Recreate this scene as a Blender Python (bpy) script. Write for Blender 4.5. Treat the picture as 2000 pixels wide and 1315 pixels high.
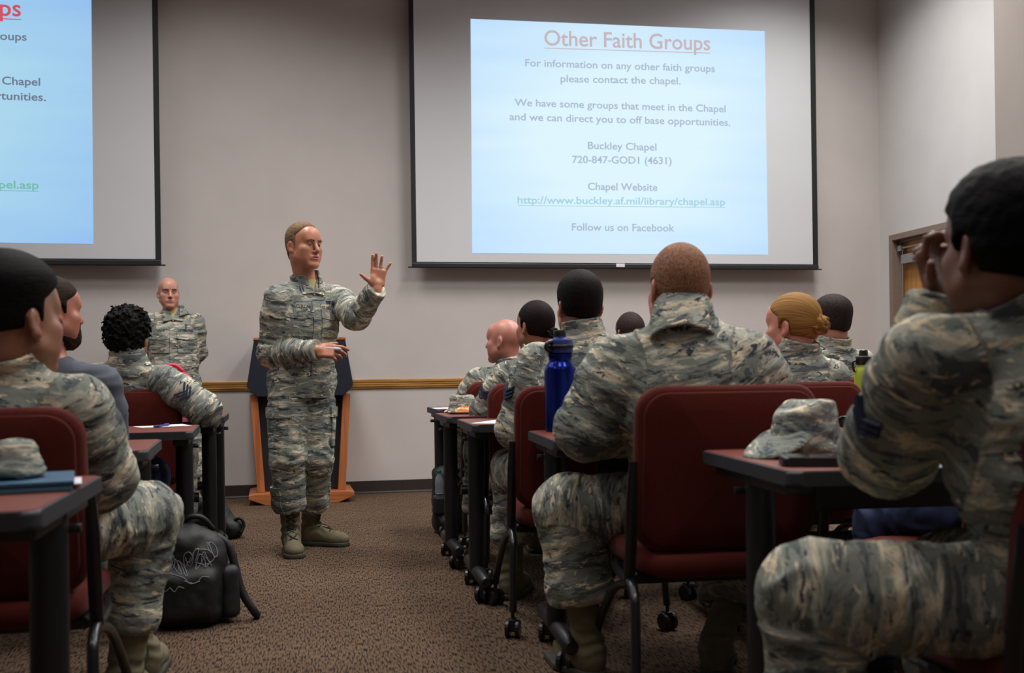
import bpy, bmesh, math, random
import numpy as np
from mathutils import Vector, Matrix

for _o in list(bpy.data.objects):
    bpy.data.objects.remove(_o)
SC = bpy.context.scene
COL = SC.collection
PI = math.pi
random.seed(7)

# ------------------------------------------------------------------ camera
FPX, CX, CY, CAMZ = 2000.0, 1000.0, 725.0, 0.955
YAW = math.atan(384.0 / 2000.0)          # camera looks right of the room's depth axis
ROLL = 0.0137
_fw = np.array([math.sin(YAW), math.cos(YAW), 0.0])
_rt0 = np.array([math.cos(YAW), -math.sin(YAW), 0.0])
_up0 = np.array([0, 0, 1.0])
_rt = _rt0 * math.cos(ROLL) - _up0 * math.sin(ROLL)
_up = _up0 * math.cos(ROLL) + _rt0 * math.sin(ROLL)
cam_d = bpy.data.cameras.new('camera')
cam = bpy.data.objects.new('camera', cam_d)
COL.objects.link(cam)
cam.matrix_world = Matrix(((_rt[0], _up[0], -_fw[0], 0), (_rt[1], _up[1], -_fw[1], 0),
                           (_rt[2], _up[2], -_fw[2], CAMZ), (0, 0, 0, 1)))
cam_d.sensor_width = 36.0
cam_d.lens = 36.0 * FPX / 2000.0
cam_d.shift_y = (CY - 657.5) / 2000.0
cam_d.clip_start = 0.05
cam_d.dof.use_dof = True
cam_d.dof.focus_distance = 5.35
cam_d.dof.aperture_fstop = 3.6
SC.camera = cam

def at(px, py, depth):
    """room point seen at photo pixel (px, py) at the given distance along the optical axis"""
    u = (px - CX) / FPX * depth
    v = (CY - py) / FPX * depth
    return np.array([0, 0, CAMZ]) + _fw * depth + _rt * u + _up * v

def at_z(px, py, z):
    d1 = at(px, py, 1.0) - np.array([0, 0, CAMZ])
    k = (z - CAMZ) / d1[2]
    return np.array([0, 0, CAMZ]) + d1 * k

# ------------------------------------------------------------------ colour management and light
SC.view_settings.view_transform = 'Standard'
SC.view_settings.look = 'None'
SC.view_settings.gamma = 1.0
SC.view_settings.use_curve_mapping = False
EXPO = 0.0
SC.view_settings.exposure = EXPO

wld = bpy.data.worlds.new('room_world')
SC.world = wld
wld.use_nodes = True
wld.node_tree.nodes['Background'].inputs[0].default_value = (0.8, 0.85, 1.0, 1)
wld.node_tree.nodes['Background'].inputs[1].default_value = 0.02

def area(name, loc, sx, sy, power, color=(1, 0.975, 0.955), rot=(0, 0, 0), spread=None):
    l = bpy.data.lights.new(name, 'AREA')
    l.shape = 'RECTANGLE'
    l.size, l.size_y = sx, sy
    l.energy = power
    l.color = color
    if spread:
        l.spread = spread
    o = bpy.data.objects.new(name, l)
    o.location = loc
    o.rotation_euler = rot
    COL.objects.link(o)
    return o

FWALL_Y, RWALL_X, LWALL_X, BWALL_Y, CEIL_Z = 8.19, 4.865, -5.2, -3.2, 4.45
LIGHTS = [  # ceiling troffers x, y, power
    (-3.4, 6.2, 12), (-0.6, 6.2, 31), (1.9, 6.2, 23), (3.75, 6.6, 33),
    (-3.0, 4.2, 9), (-0.4, 4.4, 20), (2.0, 4.4, 30), (3.4, 4.2, 26),
    (-2.6, 1.8, 10), (0.2, 1.8, 15), (2.4, 1.8, 22),
    (-1.0, -1.2, 4), (1.6, -1.2, 5)]
for _i, (_x, _y, _p) in enumerate(LIGHTS):
    area('ceiling_troffer', (_x, _y, CEIL_Z - 0.02), 0.6, 1.2, _p * 1.62, spread=2.45)

# ------------------------------------------------------------------ materials
def lin(c):
    return tuple((v / 12.92 if v <= 0.04045 else ((v + 0.055) / 1.055) ** 2.4) for v in [x / 255.0 for x in c])

MATS = {}
def nm(name):
    m = bpy.data.materials.new(name)
    m.use_nodes = True
    nt = m.node_tree
    b = nt.nodes['Principled BSDF']
    return m, nt, b

def mat(name, rgb, rough=0.6, metal=0.0, var=0.08, scale=30.0, bump=0.0, bscale=None, spec=0.5, stretch=None, sheen=0.0):
    """principled surface with a faint procedural variation"""
    if name in MATS:
        return MATS[name]
    m, nt, b = nm(name)
    L = nt.links
    tc = nt.nodes.new('ShaderNodeTexCoord')
    mp = nt.nodes.new('ShaderNodeMapping')
    if stretch:
        mp.inputs['Scale'].default_value = stretch
    L.new(tc.outputs['Object'], mp.inputs[0])
    nz = nt.nodes.new('ShaderNodeTexNoise')
    nz.inputs['Scale'].default_value = scale
    nz.inputs['Detail'].default_value = 4
    L.new(mp.outputs[0], nz.inputs[0])
    c = lin(rgb)
    rp = nt.nodes.new('ShaderNodeValToRGB')
    rp.color_ramp.elements[0].position = 0.3
    rp.color_ramp.elements[1].position = 0.7
    rp.color_ramp.elements[0].color = tuple(max(0, x * (1 - var)) for x in c) + (1,)
    rp.color_ramp.elements[1].color = tuple(min(1, x * (1 + var)) for x in c) + (1,)
    L.new(nz.outputs[0], rp.inputs[0])
    L.new(rp.outputs[0], b.inputs['Base Color'])
    b.inputs['Roughness'].default_value = rough
    b.inputs['Metallic'].default_value = metal
    b.inputs['Specular IOR Level'].default_value = spec
    if sheen:
        b.inputs['Sheen Weight'].default_value = sheen
    if bump:
        n2 = nt.nodes.new('ShaderNodeTexNoise')
        n2.inputs['Scale'].default_value = bscale or scale * 4
        n2.inputs['Detail'].default_value = 3
        L.new(mp.outputs[0], n2.inputs[0])
        bp = nt.nodes.new('ShaderNodeBump')
        bp.inputs['Strength'].default_value = bump
        bp.inputs['Distance'].default_value = 0.004
        L.new(n2.outputs[0], bp.inputs['Height'])
        L.new(bp.outputs[0], b.inputs['Normal'])
    MATS[name] = m
    return m

def wood(name, dark, light, axis=0, rough=0.4, scale=1.0):
    if name in MATS:
        return MATS[name]
    m, nt, b = nm(name)
    L = nt.links
    tc = nt.nodes.new('ShaderNodeTexCoord')
    mp = nt.nodes.new('ShaderNodeMapping')
    s = [40 * scale] * 3
    s[axis] = 2.0 * scale
    mp.inputs['Scale'].default_value = s
    L.new(tc.outputs['Object'], mp.inputs[0])
    nz = nt.nodes.new('ShaderNodeTexNoise')
    nz.inputs['Scale'].default_value = 1.5
    nz.inputs['Detail'].default_value = 6
    nz.inputs['Distortion'].default_value = 0.6
    L.new(mp.outputs[0], nz.inputs[0])
    rp = nt.nodes.new('ShaderNodeValToRGB')
    rp.color_ramp.elements[0].position = 0.3
    rp.color_ramp.elements[1].position = 0.7
    rp.color_ramp.elements[0].color = lin(dark) + (1,)
    rp.color_ramp.elements[1].color = lin(light) + (1,)
    L.new(nz.outputs[0], rp.inputs[0])
    L.new(rp.outputs[0], b.inputs['Base Color'])
    b.inputs['Roughness'].default_value = rough
    MATS[name] = m
    return m

def camo_mat(name, gain=1.16, warm=0.03):
    """airman battle uniform: wavy tiger stripes in tan, sage, grey and slate on the garment's own rest coordinates"""
    if name in MATS:
        return MATS[name]
    m, nt, b = nm(name)
    L = nt.links
    at_ = nt.nodes.new('ShaderNodeAttribute')
    at_.attribute_name = 'rest'
    def mapped(scale, off):
        mp = nt.nodes.new('ShaderNodeMapping')
        mp.inputs['Scale'].default_value = scale
        mp.inputs['Location'].default_value = off
        L.new(at_.outputs['Vector'], mp.inputs[0])
        return mp
    def noise(mp, detail, rough, dist):
        n = nt.nodes.new('ShaderNodeTexNoise')
        n.inputs['Scale'].default_value = 1.0
        n.inputs['Detail'].default_value = detail
        n.inputs['Roughness'].default_value = rough
        n.inputs['Distortion'].default_value = dist
        L.new(mp.outputs[0], n.inputs[0])
        return n
    def col(c):
        c = lin(c)
        return (c[0] * gain * (1 + warm), c[1] * gain, c[2] * gain * (1 - warm), 1)
    n1 = noise(mapped((6.5, 6.5, 23), (3, 1, 0)), 5, 0.62, 0.75)
    r1 = nt.nodes.new('ShaderNodeValToRGB')
    r1.color_ramp.interpolation = 'CONSTANT'
    e = r1.color_ramp.elements
    e[0].position = 0.0; e[0].color = col((78, 84, 86))
    e[1].position = 0.42; e[1].color = col((118, 124, 118))
    x = e.new(0.535); x.color = col((156, 157, 146))
    x = e.new(0.60); x.color = col((196, 184, 160))
    x = e.new(0.655); x.color = col((134, 137, 130))
    L.new(n1.outputs[0], r1.inputs[0])
    # thin dark slate strokes and thin pale strokes
    n2 = noise(mapped((12, 12, 46), (9, 4, 7)), 5, 0.7, 1.2)
    r2 = nt.nodes.new('ShaderNodeValToRGB')
    r2.color_ramp.interpolation = 'CONSTANT'
    r2.color_ramp.elements[0].color = (0, 0, 0, 1)
    r2.color_ramp.elements[1].position = 0.585
    r2.color_ramp.elements[1].color = (1, 1, 1, 1)
    L.new(n2.outputs[0], r2.inputs[0])
    mx = nt.nodes.new('ShaderNodeMix')
    mx.data_type = 'RGBA'
    L.new(r2.outputs[0], mx.inputs['Factor'])
    L.new(r1.outputs[0], mx.inputs['A'])
    mx.inputs['B'].default_value = col((56, 62, 72))
    n3 = noise(mapped((11, 11, 40), (1, 14, 2)), 5, 0.7, 1.0)
    r3 = nt.nodes.new('ShaderNodeValToRGB')
    r3.color_ramp.interpolation = 'CONSTANT'
    r3.color_ramp.elements[0].color = (0, 0, 0, 1)
    r3.color_ramp.elements[1].position = 0.60
    r3.color_ramp.elements[1].color = (1, 1, 1, 1)
    L.new(n3.outputs[0], r3.inputs[0])
    m3 = nt.nodes.new('ShaderNodeMix')
    m3.data_type = 'RGBA'
    L.new(r3.outputs[0], m3.inputs['Factor'])
    L.new(mx.outputs['Result'], m3.inputs['A'])
    m3.inputs['B'].default_value = col((206, 194, 168))
    L.new(m3.outputs['Result'], b.inputs['Base Color'])
    b.inputs['Roughness'].default_value = 0.85
    b.inputs['Specular IOR Level'].default_value = 0.2
    # cloth creases
    n4 = noise(mapped((11, 11, 16), (0, 0, 0)), 3, 0.5, 1.5)
    bp = nt.nodes.new('ShaderNodeBump')
    bp.inputs['Strength'].default_value = 0.55
    bp.inputs['Distance'].default_value = 0.012
    L.new(n4.outputs[0], bp.inputs['Height'])
    L.new(bp.outputs[0], b.inputs['Normal'])
    MATS[name] = m
    return m

def glow(name, rgb, k=1.0):
    if name in MATS:
        return MATS[name]
    m, nt, b = nm(name)
    b.inputs['Base Color'].default_value = (0, 0, 0, 1)
    b.inputs['Specular IOR Level'].default_value = 0.0
    b.inputs['Emission Color'].default_value = lin(rgb) + (1,)
    b.inputs['Emission Strength'].default_value = k / (2 ** EXPO)
    MATS[name] = m
    return m

# ------------------------------------------------------------------ objects and tags
def link_mesh(name, me, m=None, parent=None, loc=None, smooth=False):
    o = bpy.data.objects.new(name, me)
    COL.objects.link(o)
    if m is not None:
        me.materials.clear()
        me.materials.append(m)
    if loc is not None:
        o.location = loc
    if parent is not None:
        o.parent = parent
    if smooth:
        for p in me.polygons:
            p.use_smooth = True
    return o

def from_bm(name, bm, m=None, parent=None, loc=None, smooth=False):
    bmesh.ops.recalc_face_normals(bm, faces=bm.faces)
    me = bpy.data.meshes.new(name)
    bm.to_mesh(me)
    bm.free()
    return link_mesh(name, me, m, parent, loc, smooth)

def tag(o, label, cat, group=None, kind=None):
    o['label'] = label
    o['category'] = cat
    if group:
        o['group'] = group
    if kind:
        o['kind'] = kind
    return o

def struct(o, label=None, cat=None):
    o['kind'] = 'structure'
    if label:
        o['label'] = label
        o['category'] = cat or 'wall'
    return o

def empty(name, loc, label, cat, rz=0.0, group=None):
    o = bpy.data.objects.new(name, None)
    o.empty_display_size = 0.1
    COL.objects.link(o)
    o.location = loc
    o.rotation_euler = (0, 0, rz)
    tag(o, label, cat, group)
    return o

def copy_tree(o, parent=None):
    c = o.copy()
    COL.objects.link(c)
    c.parent = parent
    for ch in [k for k in o.children]:
        copy_tree(ch, c)
    return c

# ------------------------------------------------------------------ bmesh helpers
def b_box(bm, x0, x1, y0, y1, z0, z1, bevel=0.0, seg=2):
    r = bmesh.ops.create_cube(bm, size=1.0)
    vs = r['verts']
    for v in vs:
        v.co = Vector(((x0 + x1) / 2 + v.co.x * (x1 - x0), (y0 + y1) / 2 + v.co.y * (y1 - y0), (z0 + z1) / 2 + v.co.z * (z1 - z0)))
    if bevel > 0:
        es = list({e for v in vs for e in v.link_edges})
        bmesh.ops.bevel(bm, geom=es, offset=bevel, segments=seg, profile=0.5, affect='EDGES')

def spl(pts, n=4):
    """Catmull-Rom refinement of a polyline"""
    P = [np.asarray(p, float) for p in pts]
    P = [2 * P[0] - P[1]] + P + [2 * P[-1] - P[-2]]
    out = []
    for i in range(1, len(P) - 2):
        a, b, c, d = P[i - 1:i + 3]
        for k in range(n):
            t = k / n
            out.append(.5 * (2 * b + (c - a) * t + (2 * a - 5 * b + 4 * c - d) * t * t + (3 * b - a - 3 * c + d) * t ** 3))
    out.append(P[-2])
    return [tuple(p) for p in out]

def b_tube(bm, pts, r, n=12, caps=True, rx=None):
    """round tube along points (r a number or one per point)"""
    if len(pts) > 3 and not isinstance(r, (list, tuple)):
        pts = spl(pts)
    pts = [Vector(p) for p in pts]
    rr = r if isinstance(r, (list, tuple)) else [r] * len(pts)
    rings = []
    prev = None
    for i, p in enumerate(pts):
        if i == 0:
            t = pts[1] - pts[0]
        elif i == len(pts) - 1:
            t = pts[-1] - pts[-2]
        else:
            t = (pts[i + 1] - pts[i]).normalized() + (pts[i] - pts[i - 1]).normalized()
        t.normalize()
        if prev is None:
            a = Vector((0, 0, 1)) if abs(t.z) < 0.9 else Vector((1, 0, 0))
            u = t.cross(a).normalized()
        else:
            u = (prev - t * prev.dot(t)).normalized()
        prev = u
        w = t.cross(u)
        ring = [bm.verts.new(p + u * (math.cos(2 * PI * k / n) * rr[i] * (rx or 1)) + w * (math.sin(2 * PI * k / n) * rr[i])) for k in range(n)]
        rings.append(ring)
    for a, c in zip(rings[:-1], rings[1:]):
        for k in range(n):
            bm.faces.new((a[k], a[(k + 1) % n], c[(k + 1) % n], c[k]))
    if caps:
        bm.faces.new(rings[0][::-1])
        bm.faces.new(rings[-1])

def b_lathe(bm, prof, n=24, cx=0, cy=0):
    """profile of (radius, z) turned about the vertical axis"""
    rings = []
    for r, z in prof:
        rings.append([bm.verts.new((cx + r * math.cos(2 * PI * k / n), cy + r * math.sin(2 * PI * k / n), z)) for k in range(n)])
    for a, c in zip(rings[:-1], rings[1:]):
        for k in range(n):
            bm.faces.new((a[k], a[(k + 1) % n], c[(k + 1) % n], c[k]))
    bm.faces.new(rings[0][::-1])
    bm.faces.new(rings[-1])

def b_prism(bm, poly, axis, a0, a1, bevel=0.0):
    """extrude a 2-D outline along one axis"""
    def P(p, q):
        if axis == 'x':
            return (q, p[0], p[1])
        if axis == 'y':
            return (p[0], q, p[1])
        return (p[0], p[1], q)
    A = [bm.verts.new(P(p, a0)) for p in poly]
    B = [bm.verts.new(P(p, a1)) for p in poly]
    n = len(poly)
    fs = [bm.faces.new(A[::-1]), bm.faces.new(B)]
    for i in range(n):
        fs.append(bm.faces.new((A[i], A[(i + 1) % n], B[(i + 1) % n], B[i])))
    if bevel:
        es = [e for f in fs[:2] for e in f.edges]
        bmesh.ops.bevel(bm, geom=list(set(es)), offset=bevel, segments=2, profile=0.5, affect='EDGES')

def round_rect(w, h, r, cx=0, cy=0, n=6):
    out = []
    for sx, sy, a0 in ((1, 1, 0), (-1, 1, PI / 2), (-1, -1, PI), (1, -1, 1.5 * PI)):
        for i in range(n + 1):
            a = a0 + PI / 2 * i / n
            out.append((cx + sx * (w / 2 - r) + r * math.cos(a), cy + sy * (h / 2 - r) + r * math.sin(a)))
    return out

def smooth_angle(o, deg=40):
    me = o.data
    for p in me.polygons:
        p.use_smooth = True
    me.set_sharp_from_angle(angle=math.radians(deg))
    return o

# ------------------------------------------------------------------ signed-distance modelling (smooth unions, surface nets)
def _n(v):
    v = np.asarray(v, float)
    return v / (np.linalg.norm(v) + 1e-12)

def smin(a, b, k):
    if k <= 0:
        return np.minimum(a, b)
    h = np.clip(0.5 + 0.5 * (b - a) / k, 0, 1)
    return b + (a - b) * h - k * h * (1 - h)

def smax(a, b, k):
    return -smin(-a, -b, k)

def cone(a, b, ra, rb):
    a = np.asarray(a, np.float32); b = np.asarray(b, np.float32)
    ab = b - a
    L2 = float(ab @ ab) + 1e-9
    def f(P):
        t = np.clip((P - a) @ ab / L2, 0, 1)
        q = P - a - t[:, None] * ab
        return np.sqrt(np.einsum('ij,ij->i', q, q)) - (ra + (rb - ra) * t)
    return f

def econe(a, b, right, fwd, r0, r1):
    """segment with elliptical sections: r0=(rx,ry) at a, r1 at b"""
    a = np.asarray(a, np.float32); b = np.asarray(b, np.float32)
    right = np.asarray(right, np.float32); fwd = np.asarray(fwd, np.float32)
    ab = b - a
    L2 = float(ab @ ab) + 1e-9
    ax = ab / math.sqrt(L2)
    def f(P):
        t = np.clip((P - a) @ ab / L2, 0, 1)
        q = P - a - t[:, None] * ab
        rx = r0[0] + (r1[0] - r0[0]) * t
        ry = r0[1] + (r1[1] - r0[1]) * t
        mn = np.minimum(rx, ry)
        x = (q @ right) / rx; y = (q @ fwd) / ry; z = (q @ ax) / mn
        k = np.sqrt(x * x + y * y + z * z)
        return (k - 1) * mn
    return f

def ell(c, r, M=None):
    c = np.asarray(c, np.float32); r = np.asarray(r, np.float32)
    M = None if M is None else np.asarray(M, np.float32)   # rows are local axes
    def f(P):
        q = P - c
        if M is not None:
            q = q @ M.T
        k0 = np.sqrt(((q / r) ** 2).sum(1)) + 1e-9
        k1 = np.sqrt(((q / (r * r)) ** 2).sum(1)) + 1e-9
        return k0 * (k0 - 1) / k1
    return f

def rbox(c, half, rad, M=None):
    c = np.asarray(c, np.float32); hf = np.asarray(half, np.float32) - rad
    M = None if M is None else np.asarray(M, np.float32)
    def f(P):
        q = P - c
        if M is not None:
            q = q @ M.T
        q = np.abs(q) - hf
        return np.sqrt((np.maximum(q, 0) ** 2).sum(1)) + np.minimum(q.max(1), 0) - rad
    return f

def plane(p, nrm):
    p = np.asarray(p, np.float32); nrm = np.asarray(_n(nrm), np.float32)
    return lambda P: (P - p) @ nrm

class Sdf:
    def __init__(self):
        self.ops = []
    def add(self, f, k=0.02):
        self.ops.append(('u', f, k)); return self
    def cut(self, f, k=0.004):
        self.ops.append(('s', f, k)); return self
    def keep(self, f, k=0.004):
        self.ops.append(('i', f, k)); return self
    def __call__(self, P):
        d = None
        for op, f, k in self.ops:
            v = f(P)
            if d is None:
                d = v
            elif op == 'u':
                d = smin(d, v, k)
            elif op == 's':
                d = smax(d, -v, k)
            else:
                d = smax(d, v, k)
        return d

def net(f, lo, hi, h):
    """naive surface nets on a sparse block grid -> verts, quads"""
    lo = np.asarray(lo, np.float32); hi = np.asarray(hi, np.float32)
    B = 8
    nb = np.maximum(1, np.ceil((hi - lo) / (h * B)).astype(int))
    N = nb * B
    bi = np.stack(np.meshgrid(*[np.arange(k) for k in nb], indexing='ij'), -1).reshape(-1, 3)
    cen = lo + (bi * B + (B - 1) / 2).astype(np.float32) * h
    dc = f(cen.astype(np.float32))
    act = np.abs(dc) < h * B * 1.5
    D = np.repeat(np.repeat(np.repeat(np.where(dc.reshape(nb) < 0, -1, 1).astype(np.float32), B, 0), B, 1), B, 2)
    loc = np.stack(np.meshgrid(*[np.arange(B)] * 3, indexing='ij'), -1).reshape(-1, 3)
    ab = bi[act]
    for s in range(0, len(ab), 400):
        idx = (ab[s:s + 400, None, :] * B + loc[None]).reshape(-1, 3)
        D[idx[:, 0], idx[:, 1], idx[:, 2]] = f((lo + idx.astype(np.float32) * h).astype(np.float32))
    D[0] = D[-1] = 1; D[:, 0] = D[:, -1] = 1; D[:, :, 0] = D[:, :, -1] = 1
    I = (D < 0)
    c = np.zeros(np.array(D.shape) - 1, np.uint8)
    for dx in (0, 1):
        for dy in (0, 1):
            for dz in (0, 1):
                c += I[dx:dx + c.shape[0], dy:dy + c.shape[1], dz:dz + c.shape[2]]
    cells = np.argwhere((c > 0) & (c < 8))
    vid = np.full(c.shape, -1, np.int32)
    vid[cells[:, 0], cells[:, 1], cells[:, 2]] = np.arange(len(cells))
    corners = np.array([[i, j, k] for i in (0, 1) for j in (0, 1) for k in (0, 1)])
    vals = np.stack([D[cells[:, 0] + o[0], cells[:, 1] + o[1], cells[:, 2] + o[2]] for o in corners], 1)
    acc = np.zeros((len(cells), 3), np.float32); cnt = np.zeros(len(cells), np.float32)
    for i in range(8):
        for j in range(i + 1, 8):
            if np.abs(corners[i] - corners[j]).sum() != 1:
                continue
            a, b = vals[:, i], vals[:, j]
            m = (a < 0) != (b < 0)
            t = np.where(m, a / np.where(m, a - b, 1), 0)[:, None]
            p = corners[i] + t * (corners[j] - corners[i])
            acc += np.where(m[:, None], p, 0); cnt += m
    V = lo + (cells + acc / cnt[:, None]) * h
    Q = []
    for ax in range(3):
        sl0 = [slice(1, -1)] * 3; sl1 = [slice(1, -1)] * 3
        sl0[ax] = slice(0, -1); sl1[ax] = slice(1, None)
        a, b = I[tuple(sl0)], I[tuple(sl1)]
        e = np.argwhere(a != b)
        ins = a[e[:, 0], e[:, 1], e[:, 2]]
        off = np.array([1, 1, 1]); off[ax] = 0
        e = e + off
        u, v = [(1, 2), (2, 0), (0, 1)][ax]
        du = np.zeros(3, int); du[u] = 1
        dv = np.zeros(3, int); dv[v] = 1
        g = [vid[tuple((e - x).T)] for x in (du + dv, dv, 0 * du, du)]
        q = np.stack(g, 1)
        q[~ins] = q[~ins][:, ::-1]
        Q.append(q)
    return V.astype(np.float32), np.concatenate(Q)

def np_mesh(name, V, F, smooth=True):
    me = bpy.data.meshes.new(name)
    V = np.ascontiguousarray(V, np.float32); F = np.ascontiguousarray(F, np.int32)
    k = F.shape[1]
    me.vertices.add(len(V)); me.vertices.foreach_set('co', V.ravel())
    me.loops.add(F.size); me.loops.foreach_set('vertex_index', F.ravel())
    me.polygons.add(len(F)); me.polygons.foreach_set('loop_start', np.arange(0, F.size, k, dtype=np.int32))
    me.update(calc_edges=True)
    me.validate()
    if smooth:
        me.polygons.foreach_set('use_smooth', np.ones(len(me.polygons), bool))
    return me

def grad(f, V, e=0.004):
    g = np.zeros_like(V)
    for i in range(3):
        d = np.zeros(3, np.float32); d[i] = e
        g[:, i] = f(V + d) - f(V - d)
    return g / (np.linalg.norm(g, axis=1, keepdims=True) + 1e-9)

_rng = np.random.RandomState(3)
_LAT = _rng.rand(32, 32, 32).astype(np.float32) * 2 - 1
def vnoise(P):
    i = np.floor(P).astype(int); fr = P - i
    fr = fr * fr * (3 - 2 * fr)
    out = 0
    for dx in (0, 1):
        for dy in (0, 1):
            for dz in (0, 1):
                w = (fr[:, 0] if dx else 1 - fr[:, 0]) * (fr[:, 1] if dy else 1 - fr[:, 1]) * (fr[:, 2] if dz else 1 - fr[:, 2])
                out = out + w * _LAT[(i[:, 0] + dx) % 32, (i[:, 1] + dy) % 32, (i[:, 2] + dz) % 32]
    return out

def rest_attr(me, R):
    a = me.attributes.new('rest', 'FLOAT_VECTOR', 'POINT')
    a.data.foreach_set('vector', np.ascontiguousarray(R, np.float32).ravel())

def sdf_object(name, f, lo, hi, h, m, parent=None, base=(0, 0, 0), rest=None, post=None):
    V, F = net(f, lo, hi, h)
    R = rest(V) if rest else V
    if post is not None:
        V = V + grad(f, V) * post(V, R)[:, None]
    me = np_mesh(name, V - np.asarray(base, np.float32), F)
    rest_attr(me, R)
    return link_mesh(name, me, m, parent)

def text_geom(s, size=1.0, bold=0.0):
    """letters of the built-in font as (verts2d, faces), left aligned at the origin"""
    c = bpy.data.curves.new('t', 'FONT')
    c.body = s
    c.size = size
    c.offset = bold
    c.resolution_u = 4
    o = bpy.data.objects.new('t', c)
    me = bpy.data.meshes.new_from_object(o)
    V = np.array([v.co[:] for v in me.vertices]); Fs = [list(p.vertices) for p in me.polygons]
    bpy.data.objects.remove(o); bpy.data.curves.remove(c); bpy.data.meshes.remove(me)
    return V[:, :2], Fs
# ------------------------------------------------------------------ the room
def wall_mat(name, rgb):
    return mat(name, rgb, rough=0.75, var=0.03, scale=3.0, bump=0.12, bscale=260, spec=0.25)
M_WALL = wall_mat('painted_wall', (196, 189, 185))
M_WALL2 = wall_mat('painted_side_wall', (200, 197, 195))
M_BASE = mat('rubber_base', (46, 38, 34), rough=0.5, var=0.1, scale=20)
M_OAK = wood('oak_rail', (140, 96, 44), (196, 146, 78), axis=0, rough=0.35)

def carpet_mat():
    m, nt, b = nm('loop_carpet')
    L = nt.links
    tc = nt.nodes.new('ShaderNodeTexCoord')
    def nz(scale, detail, loc=(0, 0, 0)):
        mp = nt.nodes.new('ShaderNodeMapping')
        mp.inputs['Scale'].default_value = scale
        mp.inputs['Location'].default_value = loc
        L.new(tc.outputs['Object'], mp.inputs[0])
        n = nt.nodes.new('ShaderNodeTexNoise')
        n.inputs['Scale'].default_value = 1.0
        n.inputs['Detail'].default_value = detail
        L.new(mp.outputs[0], n.inputs[0])
        return n
    n1 = nz((185, 24, 1), 1.5)
    r = nt.nodes.new('ShaderNodeValToRGB')
    r.color_ramp.elements[0].position = 0.36
    r.color_ramp.elements[0].color = lin((40, 32, 28)) + (1,)
    r.color_ramp.elements[1].position = 0.56
    r.color_ramp.elements[1].color = lin((106, 86, 69)) + (1,)
    L.new(n1.outputs[0], r.inputs[0])
    n5 = nz((330, 90, 1), 2.0)
    n2 = nz((1.3, 1.3, 1), 3)
    mx = nt.nodes.new('ShaderNodeMix')
    mx.data_type = 'RGBA'; mx.blend_type = 'MULTIPLY'
    mx.inputs['Factor'].default_value = 1.0
    r2 = nt.nodes.new('ShaderNodeValToRGB')
    r2.color_ramp.elements[0].position = 0.35
    r2.color_ramp.elements[0].color = (0.82, 0.80, 0.80, 1)
    r2.color_ramp.elements[1].position = 0.65
    r2.color_ramp.elements[1].color = (1, 1, 1, 1)
    L.new(n2.outputs[0], r2.inputs[0])
    gr = nt.nodes.new('ShaderNodeMix'); gr.data_type = 'RGBA'; gr.blend_type = 'OVERLAY'; gr.inputs['Factor'].default_value = 0.45
    L.new(r.outputs[0], gr.inputs['A']); L.new(n5.outputs[0], gr.inputs['B'])
    L.new(gr.outputs['Result'], mx.inputs['A']); L.new(r2.outputs[0], mx.inputs['B'])
    L.new(mx.outputs['Result'], b.inputs['Base Color'])
    b.inputs['Roughness'].default_value = 0.95
    b.inputs['Specular IOR Level'].default_value = 0.1
    bp = nt.nodes.new('ShaderNodeBump')
    bp.inputs['Strength'].default_value = 0.6
    bp.inputs['Distance'].default_value = 0.006
    L.new(n1.outputs[0], bp.inputs['Height']); L.new(bp.outputs[0], b.inputs['Normal'])
    return m

def slab(name, x0, x1, y0, y1, z0, z1, m, label, cat='wall'):
    bm = bmesh.new()
    b_box(bm, x0, x1, y0, y1, z0, z1)
    return struct(from_bm(name, bm, m), label, cat)

slab('floor', LWALL_X - .2, RWALL_X + .4, BWALL_Y - .2, FWALL_Y + .2, -0.1, 0.0, carpet_mat(), 'brown ribbed loop carpet covering the whole floor', 'floor')
slab('ceiling', LWALL_X - .2, RWALL_X + .4, BWALL_Y - .2, FWALL_Y + .2, CEIL_Z, CEIL_Z + .1, mat('ceiling_tile', (205, 203, 200), rough=0.9, var=0.03, scale=40), 'off-white ceiling above the room', 'ceiling')
slab('wall_front', LWALL_X - .2, RWALL_X + .4, FWALL_Y, FWALL_Y + .2, 0, CEIL_Z, M_WALL, 'pale grey front wall behind the two projection screens')
slab('wall_left', LWALL_X - .2, LWALL_X, BWALL_Y, FWALL_Y, 0, CEIL_Z, M_WALL, 'pale grey left side wall')
slab('wall_back', LWALL_X - .2, RWALL_X + .4, BWALL_Y - .2, BWALL_Y, 0, CEIL_Z, M_WALL, 'pale grey back wall')
# right wall with its door opening
DY0, DY1, DZ = 7.16, 8.03, 2.075
bm = bmesh.new()
b_box(bm, RWALL_X, RWALL_X + .2, BWALL_Y, DY0, 0, CEIL_Z)
b_box(bm, RWALL_X, RWALL_X + .2, DY1, FWALL_Y, 0, CEIL_Z)
b_box(bm, RWALL_X, RWALL_X + .2, DY0, DY1, DZ, CEIL_Z)
struct(from_bm('wall_right', bm, M_WALL2), 'pale right side wall with the wooden door', 'wall')
slab('wall_pier', 4.405, RWALL_X, 5.6, 6.0, 0, CEIL_Z, wall_mat('painted_pier', (150, 141, 135)), 'wall pier at the right edge of the room, shade put into its colour')  # pier colour darker than the walls, standing in for shade

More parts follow.
